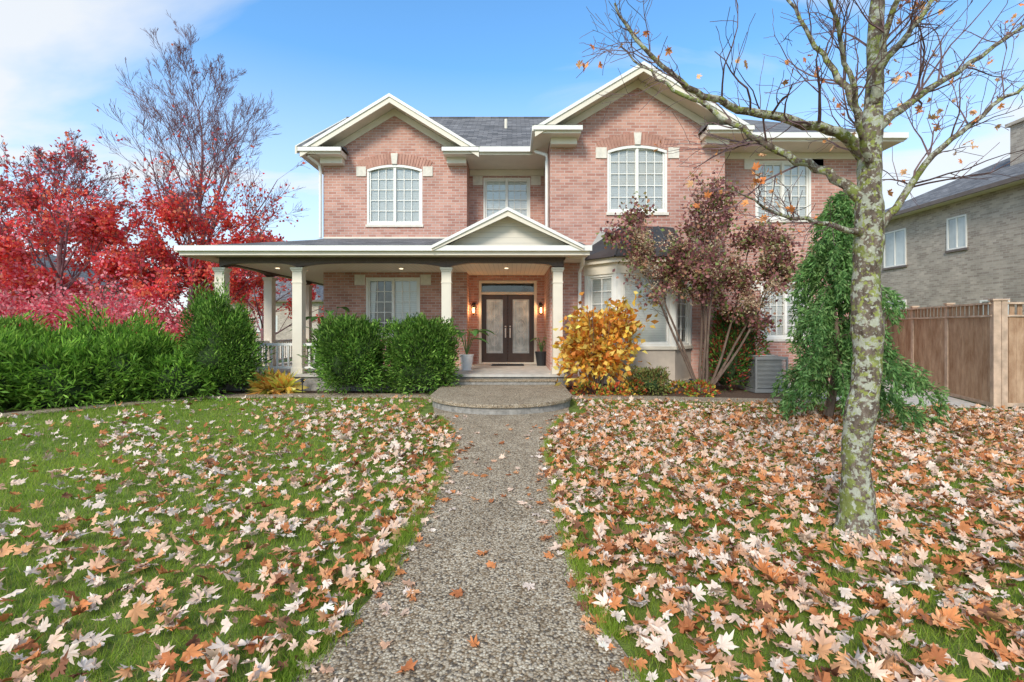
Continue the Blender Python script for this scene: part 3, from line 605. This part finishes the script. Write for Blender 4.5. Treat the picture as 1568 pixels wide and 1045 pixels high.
# ------------------------------------------------------------ trees
def grow(acc,p,d,L,r,lvl,cfg,out):
    n=cfg['seg'] if lvl>0 else max(3,cfg['seg']-1); p=np.array(p,float); d=np.array(d,float); pts=[p]; rad=[r]
    for i in range(n):
        d=d+rng.normal(0,cfg['wob'],3)+np.array([0,0,cfg['up']]); d/=np.linalg.norm(d); p=p+d*L/n
        pts.append(p); rad.append(max(r*(1-.75*(i+1)/n),cfg['rmin']))
    acc.tube(pts,rad,6 if r>.04 else (4 if r>.012 else 3))
    if lvl<=cfg.get('leaflvl',1): out.extend(pts[1:])
    if lvl>0: kids(acc,pts,rad,L,lvl,cfg,out)
def kids(acc,pts,rad,L,lvl,cfg,out,f0=.2,nk=None):
    P=np.array(pts); m=len(P)-1
    for k in range(nk or cfg['n'][lvl]):
        f=rng.uniform(f0,1)*m; i=min(int(f),m-1); t=f-i; q=P[i]*(1-t)+P[i+1]*t; tg=P[i+1]-P[i]; tg/=np.linalg.norm(tg)+1e-9
        rv=rng.normal(0,1,3); pr=rv-tg*(rv@tg); pr/=np.linalg.norm(pr); an=math.radians(rng.normal(cfg['ang'],8))
        d=tg*math.cos(an)+pr*math.sin(an)
        rr=max((rad[i]*(1-t)+rad[i+1]*t)*.6,cfg['rmin'])
        grow(acc,q,d,L*cfg['ratio']*(1.15-.55*f/m)*rng.uniform(.7,1.2),rr,lvl-1,cfg,out)
def trunk_tree(name,base,H,r,cfg,nlimb,f0,limbL,leafn,leafcols,leafsize,zfun,twigmat,limbang=40,taper=.72):
    e=empty(name,base); acc=Acc(); out=[]
    b=np.array(base,float); m=10; P=[b+np.array([rng.normal(0,.03)*k/3,rng.normal(0,.03)*k/3,H*k/m]) for k in range(m+1)]; rad=[max(r*(1-.93*k/m),.012)*(1.3 if k==0 else 1) for k in range(m+1)]
    acc.tube(P,rad,8)
    for k in range(nlimb):
        f=f0+(1-f0)*(k+rng.random())/nlimb; q=b+np.array([0,0,H*f]); i=min(int(f*m),m-1); t=f*m-i; q=P[i]*(1-t)+P[i+1]*t
        a=k*2.4+rng.normal(0,.3); an=math.radians(limbang*(1.25-.6*f)); d=np.array([math.cos(a)*math.sin(an),math.sin(a)*math.sin(an),math.cos(an)])
        LL=limbL*(1-((f-f0)/(1-f0))**1.5*taper)*rng.uniform(.8,1.15)
        grow(acc,q,d,LL,max(rad[i]*.42,.015),cfg['lv'],cfg,out)
    acc.obj('trunk_and_limbs',twigmat,parent=e)
    if leafn:
        O=np.array(out); pr=zfun(O)
        cl=np.clip(.5+1.2*vnoise(O[:,0]*2,O[:,2]*2+O[:,1],1.3,int(abs(base[0])*10)),.08,1); pr=pr*cl
        pr=pr/pr.sum(); idx=rng.choice(len(O),leafn,p=pr)
        Pp=O[idx]+rng.normal(0,.09,(leafn,3)); V,F=leafquads(Pp,rng.normal(0,1,(leafn,3))+np.array([0,0,-.4]),leafsize*rng.uniform(.6,1.3,leafn),leafsize*rng.uniform(.6,1.0,leafn))
        C=palette(leafn,leafcols); o=np_mesh('leaves',V,F,LEAF,np.repeat(C,4,axis=0)); par(o,e)
    return e
REDS=[(.90,.09,.07),(.93,.17,.10),(.80,.06,.07),(.93,.28,.15),(.90,.15,.18)]
PINK=[(.92,.30,.33),(.88,.18,.22),(.92,.42,.42),(.78,.09,.14)]
cfgU=dict(seg=5,wob=.07,up=.10,ang=30,ratio=.52,rmin=.005,lv=3,leaflvl=1)
trunk_tree('red_maple_tree',(-11.3,17,0),9.6,.15,dict(cfgU,n=[0,5,6,6],up=.07),34,.12,4.6,3300,REDS,.12,lambda O:np.where(O[:,2]>8.6,.0006,np.clip((7.2-O[:,2])/3.0,.012,1)),TWIGR,limbang=36,taper=.58)
trunk_tree('red_maple_tree.001',(-13.8,14.3,0),6.3,.14,dict(cfgU,n=[0,5,6,6],up=.05),28,.16,3.4,19000,REDS+PINK[:2],.11,lambda O:np.clip((5.6-O[:,2])/2.2,.03,1),TWIGR,limbang=48)
trunk_tree('red_maple_tree.002',(-10.4,15.2,0),5.2,.12,dict(cfgU,n=[0,5,5,6],up=.04),22,.2,2.8,12500,REDS,.11,lambda O:np.clip((5.8-O[:,2])/2.5,.02,1),TWIGR,limbang=50)
trunk_tree('red_maple_tree.003',(-12.2,23,0),5.2,.12,dict(cfgU,n=[0,4,4,5],up=.04),16,.15,2.8,7000,REDS,.14,lambda O:O[:,2]*0+1,TWIGR,limbang=50)
trunk_tree('red_maple_tree.004',(-18.5,15.5,0),7.0,.14,dict(cfgU,n=[0,4,5,5],up=.05),18,.15,3.6,11000,REDS,.13,lambda O:np.clip((7-O[:,2])/2.5,.02,1),TWIGR,limbang=46)
bush('burning_bush',[(-11.8,12.3,1.35,1.3,.9,1.0),(-9.9,12.4,1.25,1.2,.8,.9),(-13.6,12.0,1.4,1.2,.9,1.0),(-8.6,12.6,1.0,.8,.7,.75)],17000,.10,.07,PINK,.35,.5,0,seed=51,shell=(.3,1.25))
# smoke tree
e=empty('smoke_tree',(4.45,10.9,0)); acc=Acc(); out=[]
cfgS=dict(seg=5,wob=.12,up=.06,n=[0,6,5],ang=38,ratio=.5,rmin=.005,leaflvl=1)
for i in range(9):
    a=i*2.4; s_=[.5,.33,.42,.15,.38,.5,.25,.1,.45][i]
    d=np.array([math.cos(a)*s_*1.25,math.sin(a)*s_*.35-.05,1.]); d/=np.linalg.norm(d); P=[np.array([4.45+math.cos(a)*.1,10.9+math.sin(a)*.08,0])]; H=[3.8,4.4,4.0,4.9,4.2,3.7,4.7,4.6,4.0][i]
    dd=d.copy()
    for k in range(8): dd=dd+rng.normal(0,.06,3)*np.array([1,.4,1]); dd/=np.linalg.norm(dd); P.append(P[-1]+dd*H/8*.93)
    rad=np.linspace(.034,.009,9); acc.tube(P,rad,6); kids(acc,P,rad,H*.55,2,cfgS,out,f0=.45,nk=8)
acc.obj('stems',STEM,parent=e)
O=np.array(out); O=O[(O[:,1]<11.75)&(O[:,2]>1.3)]; lim=np.where(O[:,0]<4.1,2.15,1.5); O=O[O[:,2]>lim]
w_=np.clip(.5+1.3*vnoise(O[:,0]*2,O[:,2]*2,1.8,91),.05,1); w_/=w_.sum()
m=9500; Pp=O[rng.choice(len(O),m,p=w_)]+rng.normal(0,.10,(m,3))
V,F=leafquads(Pp,rng.normal(0,1,(m,3)),.10*rng.uniform(.6,1.2,m),.075)
C=palette(m,[(.30,.12,.12),(.42,.18,.17),(.22,.09,.08),(.32,.26,.11),(.26,.32,.10),(.62,.32,.2)],w=[.24,.22,.12,.15,.16,.11]); o=np_mesh('leaves',V,F,LEAF,np.repeat(C,4,axis=0)); par(o,e)
cl=O[rng.integers(0,len(O),420)]; cl=cl[(cl[:,2]>1.9)&(cl[:,2]<3.7)&(cl[:,1]<11.1)]; m=len(cl)*34; Pp=np.repeat(cl,34,axis=0)+rng.normal(0,.07,(m,3))
V,F=leafquads(Pp,rng.normal(0,1,(m,3)),.05,.03); o=np_mesh('seed_plumes',V,F,LEAF,np.repeat(palette(m,[(.74,.56,.36),(.82,.66,.45),(.62,.43,.28)]),4,axis=0)); par(o,e)
# weeping cypress
e=empty('weeping_cypress_tree',(5.25,7.7,0)); acc=Acc(); LP=[];LD=[]
lead=[np.array([5.22+.10*math.sin(z*1.6)+ .07*z*(z>2),7.7+.05*math.cos(z*2),z]) for z in np.linspace(0,3.95,16)]
acc.tube(lead,np.linspace(.075,.012,16),6)
for k in range(70):
    z=.5+3.4*(k/70)**.9; i=min(int(z/3.95*15),14); b=lead[i]; a=k*2.4+rng.normal(0,.3); u=1-z/4.0; LL=(.14+1.45*u**1.2)*rng.uniform(.5,1.25)
    P=[b]; 
    for t in np.linspace(.2,1,6): P.append(b+np.array([math.cos(a)*LL*t,math.sin(a)*LL*t*.9,.25*LL*math.sin(t*2.6)-.40*LL*t*t+.12*LL*(t>.9)]))
    P=[q if q[2]>.1 else np.array([q[0],q[1],.1]) for q in P]
    acc.tube(P,np.linspace(.018,.004,len(P)),4)
    for t in np.linspace(.08,1,int(6+LL*12)):
        j=min(int(t*6),5); q=P[j]*(1-(t*6-j))+P[j+1]*(t*6-j) if j<6 else P[-1]
        ln=min(rng.uniform(.15,.48),q[2]-.03)
        if ln<.06: continue
        q=q+rng.normal(0,.03,3); dv=np.array([math.cos(a)*.35+rng.normal(0,.15),math.sin(a)*.35+rng.normal(0,.15),-1.])
        ns=int(ln*100); tt=rng.random(ns)[:,None]
        LP.append(q+dv*ln*tt+rng.normal(0,.02,(ns,3))*(1.3-tt)); LD.append(np.array([math.cos(a)*.5,math.sin(a)*.5,-.9])+rng.normal(0,.6,(ns,3)))
    ns=int(LL*120)+25; tt=rng.random(ns)*5.99; jj=tt.astype(int); Pn=np.array(P); q=Pn[jj]*(1-(tt-jj))[:,None]+Pn[jj+1]*(tt-jj)[:,None]
    LP.append(q+rng.normal(0,.03,(ns,3))); LD.append(rng.normal(0,.6,(ns,3))+np.array([math.cos(a),math.sin(a),-.3]))
acc.obj('trunk_and_limbs',STEM,parent=e)
LP=np.concatenate(LP);LD=np.concatenate(LD);m=len(LP); V,F=leafquads(LP,LD,.10*rng.uniform(.6,1.2,m),.026)
o=np_mesh('foliage',V,F,LEAF,np.repeat(palette(m,[(.15,.30,.08),(.22,.40,.12),(.10,.21,.06),(.30,.46,.16)]),4,axis=0)); par(o,e)
# foreground maple
e=empty('maple_tree',(2.56,3.48,0)); acc=Acc(); br=Acc(); out=[]
Y0=3.48
T_=[(2.56,-.05,.165),(2.56,.06,.130),(2.56,.2,.108),(2.56,.58,.095),(2.585,.85,.094),(2.61,1.07,.095),(2.63,1.4,.095),(2.64,1.79,.093),(2.65,2.2,.09),(2.64,2.52,.085),(2.655,2.8,.074),(2.67,3.0,.066),(2.70,3.49,.055),(2.72,3.97,.046),(2.70,4.6,.034),(2.74,5.3,.02),(2.75,5.8,.01)]
zz=np.linspace(-.05,5.8,160); tx=np.interp(zz,[t[1] for t in T_],[t[0] for t in T_]); tr=np.interp(zz,[t[1] for t in T_],[t[2] for t in T_])
tr=tr*(1+.06*np.sin(zz*9)+.035*np.sin(zz*21+1)+.02*np.sin(zz*47)); acc.tube(np.c_[tx+.008*np.sin(zz*6),np.full(160,Y0)+.01*np.sin(zz*4),zz],tr,16)
limbs=[([(2.61,3.48,2.83),(2.35,3.4,2.99),(1.91,3.3,3.01),(1.50,3.2,3.04),(1.15,3.1,3.12),(.86,3.0,3.30),(.65,3.0,3.62)],.042),
([(2.60,3.48,2.50),(2.39,3.6,2.76),(2.09,3.7,2.93),(1.83,3.8,3.17),(1.5,3.9,3.45),(1.2,4.0,3.67),(.95,4.1,4.0)],.038),
([(2.58,3.46,2.24),(2.24,3.3,2.27),(1.94,3.2,2.28),(1.67,3.1,2.34),(1.45,3.05,2.45)],.022),
([(2.70,3.48,3.02),(3.09,3.6,3.30),(3.53,3.7,3.58),(4.15,3.8,3.98),(4.7,3.9,4.3)],.034),
([(2.71,3.48,2.27),(2.85,3.4,2.50),(2.97,3.3,2.77),(3.19,3.2,2.98),(3.45,3.1,3.19),(3.85,3.0,3.4)],.030),
([(2.66,3.5,2.95),(2.54,3.6,3.45),(2.34,3.65,3.76),(2.19,3.7,4.13),(1.95,3.8,4.6)],.030),
([(2.70,3.48,3.44),(2.87,3.4,3.66),(3.06,3.35,3.94),(3.3,3.3,4.5)],.028),
([(2.62,3.42,2.72),(2.40,3.25,2.98),(2.2,3.1,3.34),(1.95,2.9,3.62),(1.7,2.8,3.95)],.026),
([(2.66,3.45,2.6),(2.8,3.8,2.9),(3.1,4.2,3.3),(3.5,4.6,3.7),(3.9,4.9,4.0)],.030),
([(2.67,3.45,3.2),(2.55,3.2,3.6),(2.6,2.9,4.0),(2.5,2.7,4.5)],.028)]
cfgM=dict(seg=6,wob=.16,up=.03,n=[0,5,5],ang=42,ratio=.52,rmin=.0020,leaflvl=0)
for P,r in limbs:
    P=np.array(P); tt=np.linspace(0,len(P)-1,len(P)*4); k=np.arange(len(P))
    Q=np.stack([np.interp(tt,k,P[:,i]) for i in range(3)],1)
    for _ in range(3): Q[1:-1]=(Q[:-2]+Q[1:-1]*2+Q[2:])/4
    Q[2:]+=rng.normal(0,.009,Q[2:].shape)
    rad=np.linspace(r,r*.16,len(Q)); rad[:3]*=[1.4,1.2,1.05]; acc.tube(Q,rad,8)
    Ln=np.linalg.norm(np.diff(Q,axis=0),axis=1).sum()
    kids(br,list(Q),rad*.6,max(Ln*.6,.6),2,cfgM,out,f0=.2,nk=17)
Q=np.c_[tx,np.full(160,Y0),zz][84:]; kids(br,list(Q),tr[84:]*.3,1.5,2,cfgM,out,f0=0.05,nk=24)
acc.obj('trunk_and_limbs',BARK,smooth=True,parent=e); br.obj('twigs',TWIG,parent=e)
O=np.array(out); O=O[O[:,2]<4.6]; sel=O[rng.integers(0,len(O),80)]
cen=sel[rng.integers(0,len(sel),230)]+rng.normal(0,.045,(230,3)); m=len(cen)
V,F,C=maple_leaves(cen[:,0],cen[:,1],cen[:,2],rng.uniform(.024,.052,m),palette(m,[(.92,.40,.14),(.88,.30,.10),(.92,.52,.26)]),1,.6,roll=1)
o=np_mesh('leaves',V,F,DLEAF,C); par(o,e)
# ------------------------------------------------------------ fence
FR=mat('fence_rail',(.56,.40,.28),.8,.25,6,.3,40)
def fence(name,p,q,h=2.0,posth=2.03):
    e=empty(name,(p[0],p[1],0)); a=Acc(); dx,dy=q[0]-p[0],q[1]-p[1]; Ln=math.hypot(dx,dy); M=TR(p[0],p[1],0,math.atan2(dy,dx))
    n=int(Ln/.15)
    for i in range(n):
        u=Ln*i/n; j=rng.uniform(-.006,.006)
        a.box(u+.005,u+Ln/n-.005,.0+j,.018+j,.08,h-.27,M)
    b=Acc(); b.box(0,Ln,-.03,.05,h-.265,h-.235,M); b.box(0,Ln,-.06,.08,h-.035,h,M)
    b.box(0,Ln,-.012,.03,.05,.12,M)
    for i in range(n): a.box(Ln*i/n+.03,Ln*i/n+Ln/n-.03,.004,.018,h-.234,h-.036,M)
    k=max(1,round(Ln/1.8))
    for i in range(k+1):
        u=Ln*i/k; b.box(u-.055,u+.055,-.075,.035,0,posth,M); b.box(u-.075,u+.075,-.095,.055,posth,posth+.03,M)
    a.obj('boards',CEDAR,parent=e); b.obj('posts_and_rails',FR,parent=e)
fence('wooden_fence',(9.0,8.75),(10.55,13.2)); fence('wooden_fence.001',(9.12,8.75),(16.5,8.9))
fence('wooden_fence.002',(-24,14.5),(-14.5,16.5),h=1.7,posth=1.75)
# ------------------------------------------------------------ AC
e=empty('air_conditioner',(6.0,11.2,0)); a=Acc(); b=Acc()
b.box(5.6,6.4,10.8,11.6,.02,.10); b.box(5.62,6.38,10.82,11.58,.78,.84)
for x_ in(5.64,6.36):
    for y_ in(10.84,11.56): b.box(x_-.02,x_+.02,y_-.02,y_+.02,.10,.78)
for k in range(22): a.box(5.65,6.35,10.85,11.55,.12+k*.03,.12+k*.03+.012)
b.box(5.72,6.28,10.92,11.48,.11,.77)
for r_ in (.08,.16,.24,.31):
    a.tube([(6.0+r_*math.cos(t),11.2+r_*math.sin(t),.86) for t in np.linspace(0,6.283,25)],[.006]*25,4)
a.obj('grille',mat('ac_grille',(.34,.34,.32),.5,.1,5),parent=e); b.obj('case',mat('ac_case',(.2,.2,.19),.5,.1,5),parent=e)
def potted(name,x,y,z,h,big,potcol):
    e=empty(name,(x,y,z)); a=Acc(); a.cyl(x,y,z,z+.38,.13,.18,16); a.cyl(x,y,z+.381,z+.41,.195,.195,16); a.obj('pot',potcol,parent=e)
    s=Acc(); V=[];F=[];Cc=[]
    for i in range(9):
        an=i*2.4+.3; r=rng.uniform(.15,.4)*h; hh=h*rng.uniform(.55,1); p0=np.array([x,y,z+.38]); tip=p0+np.array([math.cos(an)*r,math.sin(an)*r,hh])
        s.tube([p0,(p0+tip)/2+np.array([0,0,.08*h]),tip],[.012,.009,.006],5)
        d=np.array([math.cos(an),math.sin(an),.25]); d/=np.linalg.norm(d); sd=np.cross(d,[0,0,1.]); ln=big; n0=len(V)
        for k in range(7):
            t=k/6; w=big*.24*math.sin(math.pi*min(1,t*.92+.06))**.7; c=tip+d*ln*t+np.array([0,0,-.45*ln*t*t])
            V+= [c+sd*w+np.array([0,0,.3*w]),c,c-sd*w+np.array([0,0,.3*w])]
            col=(.08,.22,.05); Cc+=[col,(.15,.32,.09),col]
        for k in range(6):
            for q in range(2): o_=n0+k*3+q; F.append((o_,o_+1,o_+4,o_+3))
    s.obj('stalks',mat('stalk',(.1,.2,.05),.6),parent=e); o=np_mesh('leaves',np.array(V),np.array(F),LEAF,np.array(Cc),smooth=True); par(o,e)
POTB=mat('planter_black',(.03,.03,.032),.4); POTW=mat('planter_white',(.75,.73,.7),.4)
potted('potted_plant',.86,13.75,.40,.45,.22,POTB); potted('potted_plant.001',-1.2,12.4,.40,.75,.5,POTW); potted('potted_plant.002',-4.95,12.7,.40,1.3,.5,POTB)
def plight(name,x,y):
    a=Acc(); a.cyl(x,y,0,.28,.012); a.cyl(x,y,.28,.31,.04); a.cyl(x,y,.31,.34,.025); a.cyl(x,y,.34,.37,.06,.02); a.obj(name,DARK)
plight('path_light',-4.75,10.62); plight('path_light.001',-2.95,10.62); plight('path_light.002',4.05,10.62)
# ------------------------------------------------------------ neighbour houses
def simple_house(name,x0,x1,y0,y1,h,rz,wallm,wins,inset,windowsurf):
    e=empty(name,((x0+x1)/2,(y0+y1)/2,0)); w=Acc(); r=Acc(); t=Acc(); g=Acc(); s=Acc(); bl=Acc()
    w.box(x0,x1,y0,y1,0,h); o=.5
    xm=(x0+x1)/2; ym0,ym1=y0+inset,y1-inset
    if windowsurf=='x':
        r.poly([(x0-o,y0-o,h+.12),(x0-o,y1+o,h+.12),(xm,ym1,rz),(xm,ym0,rz)][::-1]); r.poly([(x1+o,y0-o,h+.12),(x1+o,y1+o,h+.12),(xm,ym1,rz),(xm,ym0,rz)])
        r.poly([(x0-o,y0-o,h+.12),(x1+o,y0-o,h+.12),(xm,ym0,rz)]); r.poly([(x0-o,y1+o,h+.12),(xm,ym1,rz),(x1+o,y1+o,h+.12)])
    else:
        ym=(y0+y1)/2; a0,a1=x0+inset,x1-inset
        r.poly([(x0-o,y0-o,h+.12),(x1+o,y0-o,h+.12),(a1,ym,rz),(a0,ym,rz)]); r.poly([(x0-o,y1+o,h+.12),(a0,ym,rz),(a1,ym,rz),(x1+o,y1+o,h+.12)])
        r.poly([(x0-o,y0-o,h+.12),(a0,ym,rz),(x0-o,y1+o,h+.12)]); r.poly([(x1+o,y0-o,h+.12),(x1+o,y1+o,h+.12),(a1,ym,rz)])
    g.box(x0-o-.08,x1+o+.08,y0-o-.08,y0-o,h-.05,h+.1); g.box(x0-o-.08,x0-o,y0-o,y1+o,h-.05,h+.1); g.box(x1+o,x1+o+.08,y0-o,y1+o,h-.05,h+.1)
    s.poly([(x0-o,y0-o,h-.04),(x0-o,y1+o,h-.04),(x1+o,y1+o,h-.04),(x1+o,y0-o,h-.04)])
    for (u0,u1,z0,z1) in wins:
        if windowsurf=='x': M=TR(x0-.01,u1,z0,-math.pi/2)
        else: M=TR(u0,y0-.01,z0)
        W=u1-u0; H=z1-z0
        t.box(0,.06,-.03,.008,0,H,M); t.box(W-.06,W,-.03,.008,0,H,M); t.box(.06,W-.06,-.029,.008,0,.06,M); t.box(.06,W-.06,-.029,.008,H-.06,H,M); t.box(W/2-.025,W/2+.025,-.028,.008,.06,H-.06,M)
        g.box(-.05,W+.05,-.05,.008,-.09,-.002,M)
        bl.poly([(.06,0,.06),(W-.06,0,.06),(W-.06,0,H-.06),(.06,0,H-.06)],M)
    w.obj('walls',wallm,parent=e); r.obj('roof',SHY,parent=e); t.obj('window_frames',WHITE,parent=e); g.obj('gutters_and_sills',mat('dark_gutter',(.16,.12,.10),.5),parent=e); s.obj('soffit_boards',SOFF,parent=e)
    bl.obj('window_panes',mat('pane',(.50,.52,.50),.08,.3,1,spec=.9),parent=e)
    return e
n1=simple_house('brick_house.001',17,26,6,23,6.35,9.0,GBRICK,[(17.5,18.3,4.5,5.75),(20.2,21.4,4.2,5.8),(20.2,21.4,2.2,2.7),(14,15.2,4.5,5.75),(12.6,13.6,1.2,2.6),(16,17,1.2,2.5)],4.5,'x')
ch=Acc(); ch.box(18.6,19.6,16.6,17.5,6.5,9.0); ch.box(18.5,19.7,16.5,17.6,9.001,9.12); ch.obj('chimney',GBRICK,parent=n1)
simple_house('brick_house.002',-31,-19,46,56,4.0,7.2,GBRICK,[(-29,-27,1,2.6),(-25,-23,1,2.6),(-21.5,-20,1,2.6)],3.5,'y')
simple_house('brick_house.003',-55,-40,38,50,5.4,8.6,BRICK,[(-52,-50,3.4,4.8),(-47,-45,3.4,4.8),(-44,-42,3.4,4.8),(-52,-50,.8,2.4),(-46,-43,.8,2.4)],4,'y')
m=16000; ax=rng.uniform(-150,150,60); ay=rng.uniform(62,85,60); ii=rng.integers(0,60,m); d=nrm(rng.normal(0,1,(m,3))); rad_=rng.uniform(2,3.6,60)[ii]
P=np.c_[ax[ii],ay[ii],rad_*.9]+d*rad_[:,None]*(rng.uniform(.5,1.1,m)[:,None])*np.array([1.5,1.2,1]); P[:,2]=np.maximum(P[:,2],.1)
V,F=leafquads(P,rng.normal(0,1,(m,3)),.7,.55); cc=np.array([(.12,.13,.05),(.22,.12,.06),(.15,.11,.08),(.3,.09,.05),(.08,.12,.04)])[ii%5]*(1+rng.normal(0,.15,(m,1)))
np_mesh('distant_trees',V,F,LEAF,np.repeat(np.clip(cc,0,1),4,axis=0))
# ------------------------------------------------------------ light & sky
sd=Vector((-.34,-.82,.66)).normalized(); el=math.asin(sd.z); rot=math.atan2(sd.x,sd.y)
sun=bpy.data.lights.new('sun','SUN'); sun.energy=3.1; sun.angle=math.radians(16); sun.color=(1,.93,.82)
so=link(bpy.data.objects.new('sun',sun)); so.rotation_euler=sd.to_track_quat('Z','Y').to_euler(); so.location=(-10,-20,20)
W=bpy.data.worlds.new('World'); S.world=W; W.use_nodes=True; N=W.node_tree.nodes; L=W.node_tree.links; bg=N['Background']
sk=N.new('ShaderNodeTexSky'); sk.sky_type='NISHITA'; sk.sun_disc=False; sk.sun_elevation=el; sk.sun_rotation=rot; sk.air_density=1.0; sk.dust_density=.5; sk.ozone_density=1.2
gn=N.new('ShaderNodeVectorMath'); gn.operation='MULTIPLY'; gn.inputs[1].default_value=(1.15,1.85,2.2); L.new(sk.outputs[0],gn.inputs[0])
tc=N.new('ShaderNodeTexCoord'); sp_=N.new('ShaderNodeSeparateXYZ'); L.new(tc.outputs['Generated'],sp_.inputs[0])
ad=N.new('ShaderNodeMath'); ad.operation='MAXIMUM'; ad.inputs[1].default_value=0; L.new(sp_.outputs[2],ad.inputs[0])
ad2=N.new('ShaderNodeMath'); ad2.operation='ADD'; ad2.inputs[1].default_value=.22; L.new(ad.outputs[0],ad2.inputs[0])
dv=N.new('ShaderNodeVectorMath'); dv.operation='SCALE'; iv=N.new('ShaderNodeMath'); iv.operation='DIVIDE'; iv.inputs[0].default_value=1; L.new(ad2.outputs[0],iv.inputs[1])
L.new(tc.outputs['Generated'],dv.inputs[0]); L.new(iv.outputs[0],dv.inputs['Scale'])
mp=N.new('ShaderNodeMapping'); mp.inputs['Scale'].default_value=(.75,1.5,0); mp.inputs['Rotation'].default_value=(0,0,.30); mp.inputs['Location'].default_value=(3.1,1.9,0); L.new(dv.outputs[0],mp.inputs[0])
nz_=N.new('ShaderNodeTexNoise'); nz_.inputs['Scale'].default_value=1.0; nz_.inputs['Detail'].default_value=8; nz_.inputs['Roughness'].default_value=.5; nz_.inputs['Distortion'].default_value=.7; L.new(mp.outputs[0],nz_.inputs['Vector'])
rp=ramp(N,[(.42,(0,0,0)),(.60,(.88,.88,.88))]); L.new(nz_.outputs['Fac'],rp.inputs['Fac'])
hz=N.new('ShaderNodeMapRange'); hz.inputs[1].default_value=0; hz.inputs[2].default_value=.48; hz.inputs[3].default_value=.97; hz.inputs[4].default_value=0; L.new(ad.outputs[0],hz.inputs[0])
mxf=N.new('ShaderNodeMath'); mxf.operation='MAXIMUM'; L.new(rp.outputs[0],mxf.inputs[0]); L.new(hz.outputs[0],mxf.inputs[1])
mix=N.new('ShaderNodeMix'); mix.data_type='RGBA'; L.new(mxf.outputs[0],mix.inputs[0]); L.new(gn.outputs[0],mix.inputs[6]); mix.inputs[7].default_value=(6.35,6.45,6.5,1)
L.new(mix.outputs[2],bg.inputs[0]); bg.inputs[1].default_value=.15
# ------------------------------------------------------------ camera
c=bpy.data.cameras.new('camera'); c.lens=16.48; c.sensor_width=36; c.shift_y=-.0143; c.clip_end=1500; c.clip_start=.05
co=link(bpy.data.objects.new('camera',c)); co.location=(0,0,1.55); co.rotation_euler=(math.pi/2,0,0); S.camera=co
S.view_settings.view_transform='Standard'; S.view_settings.look='None'; S.view_settings.exposure=0
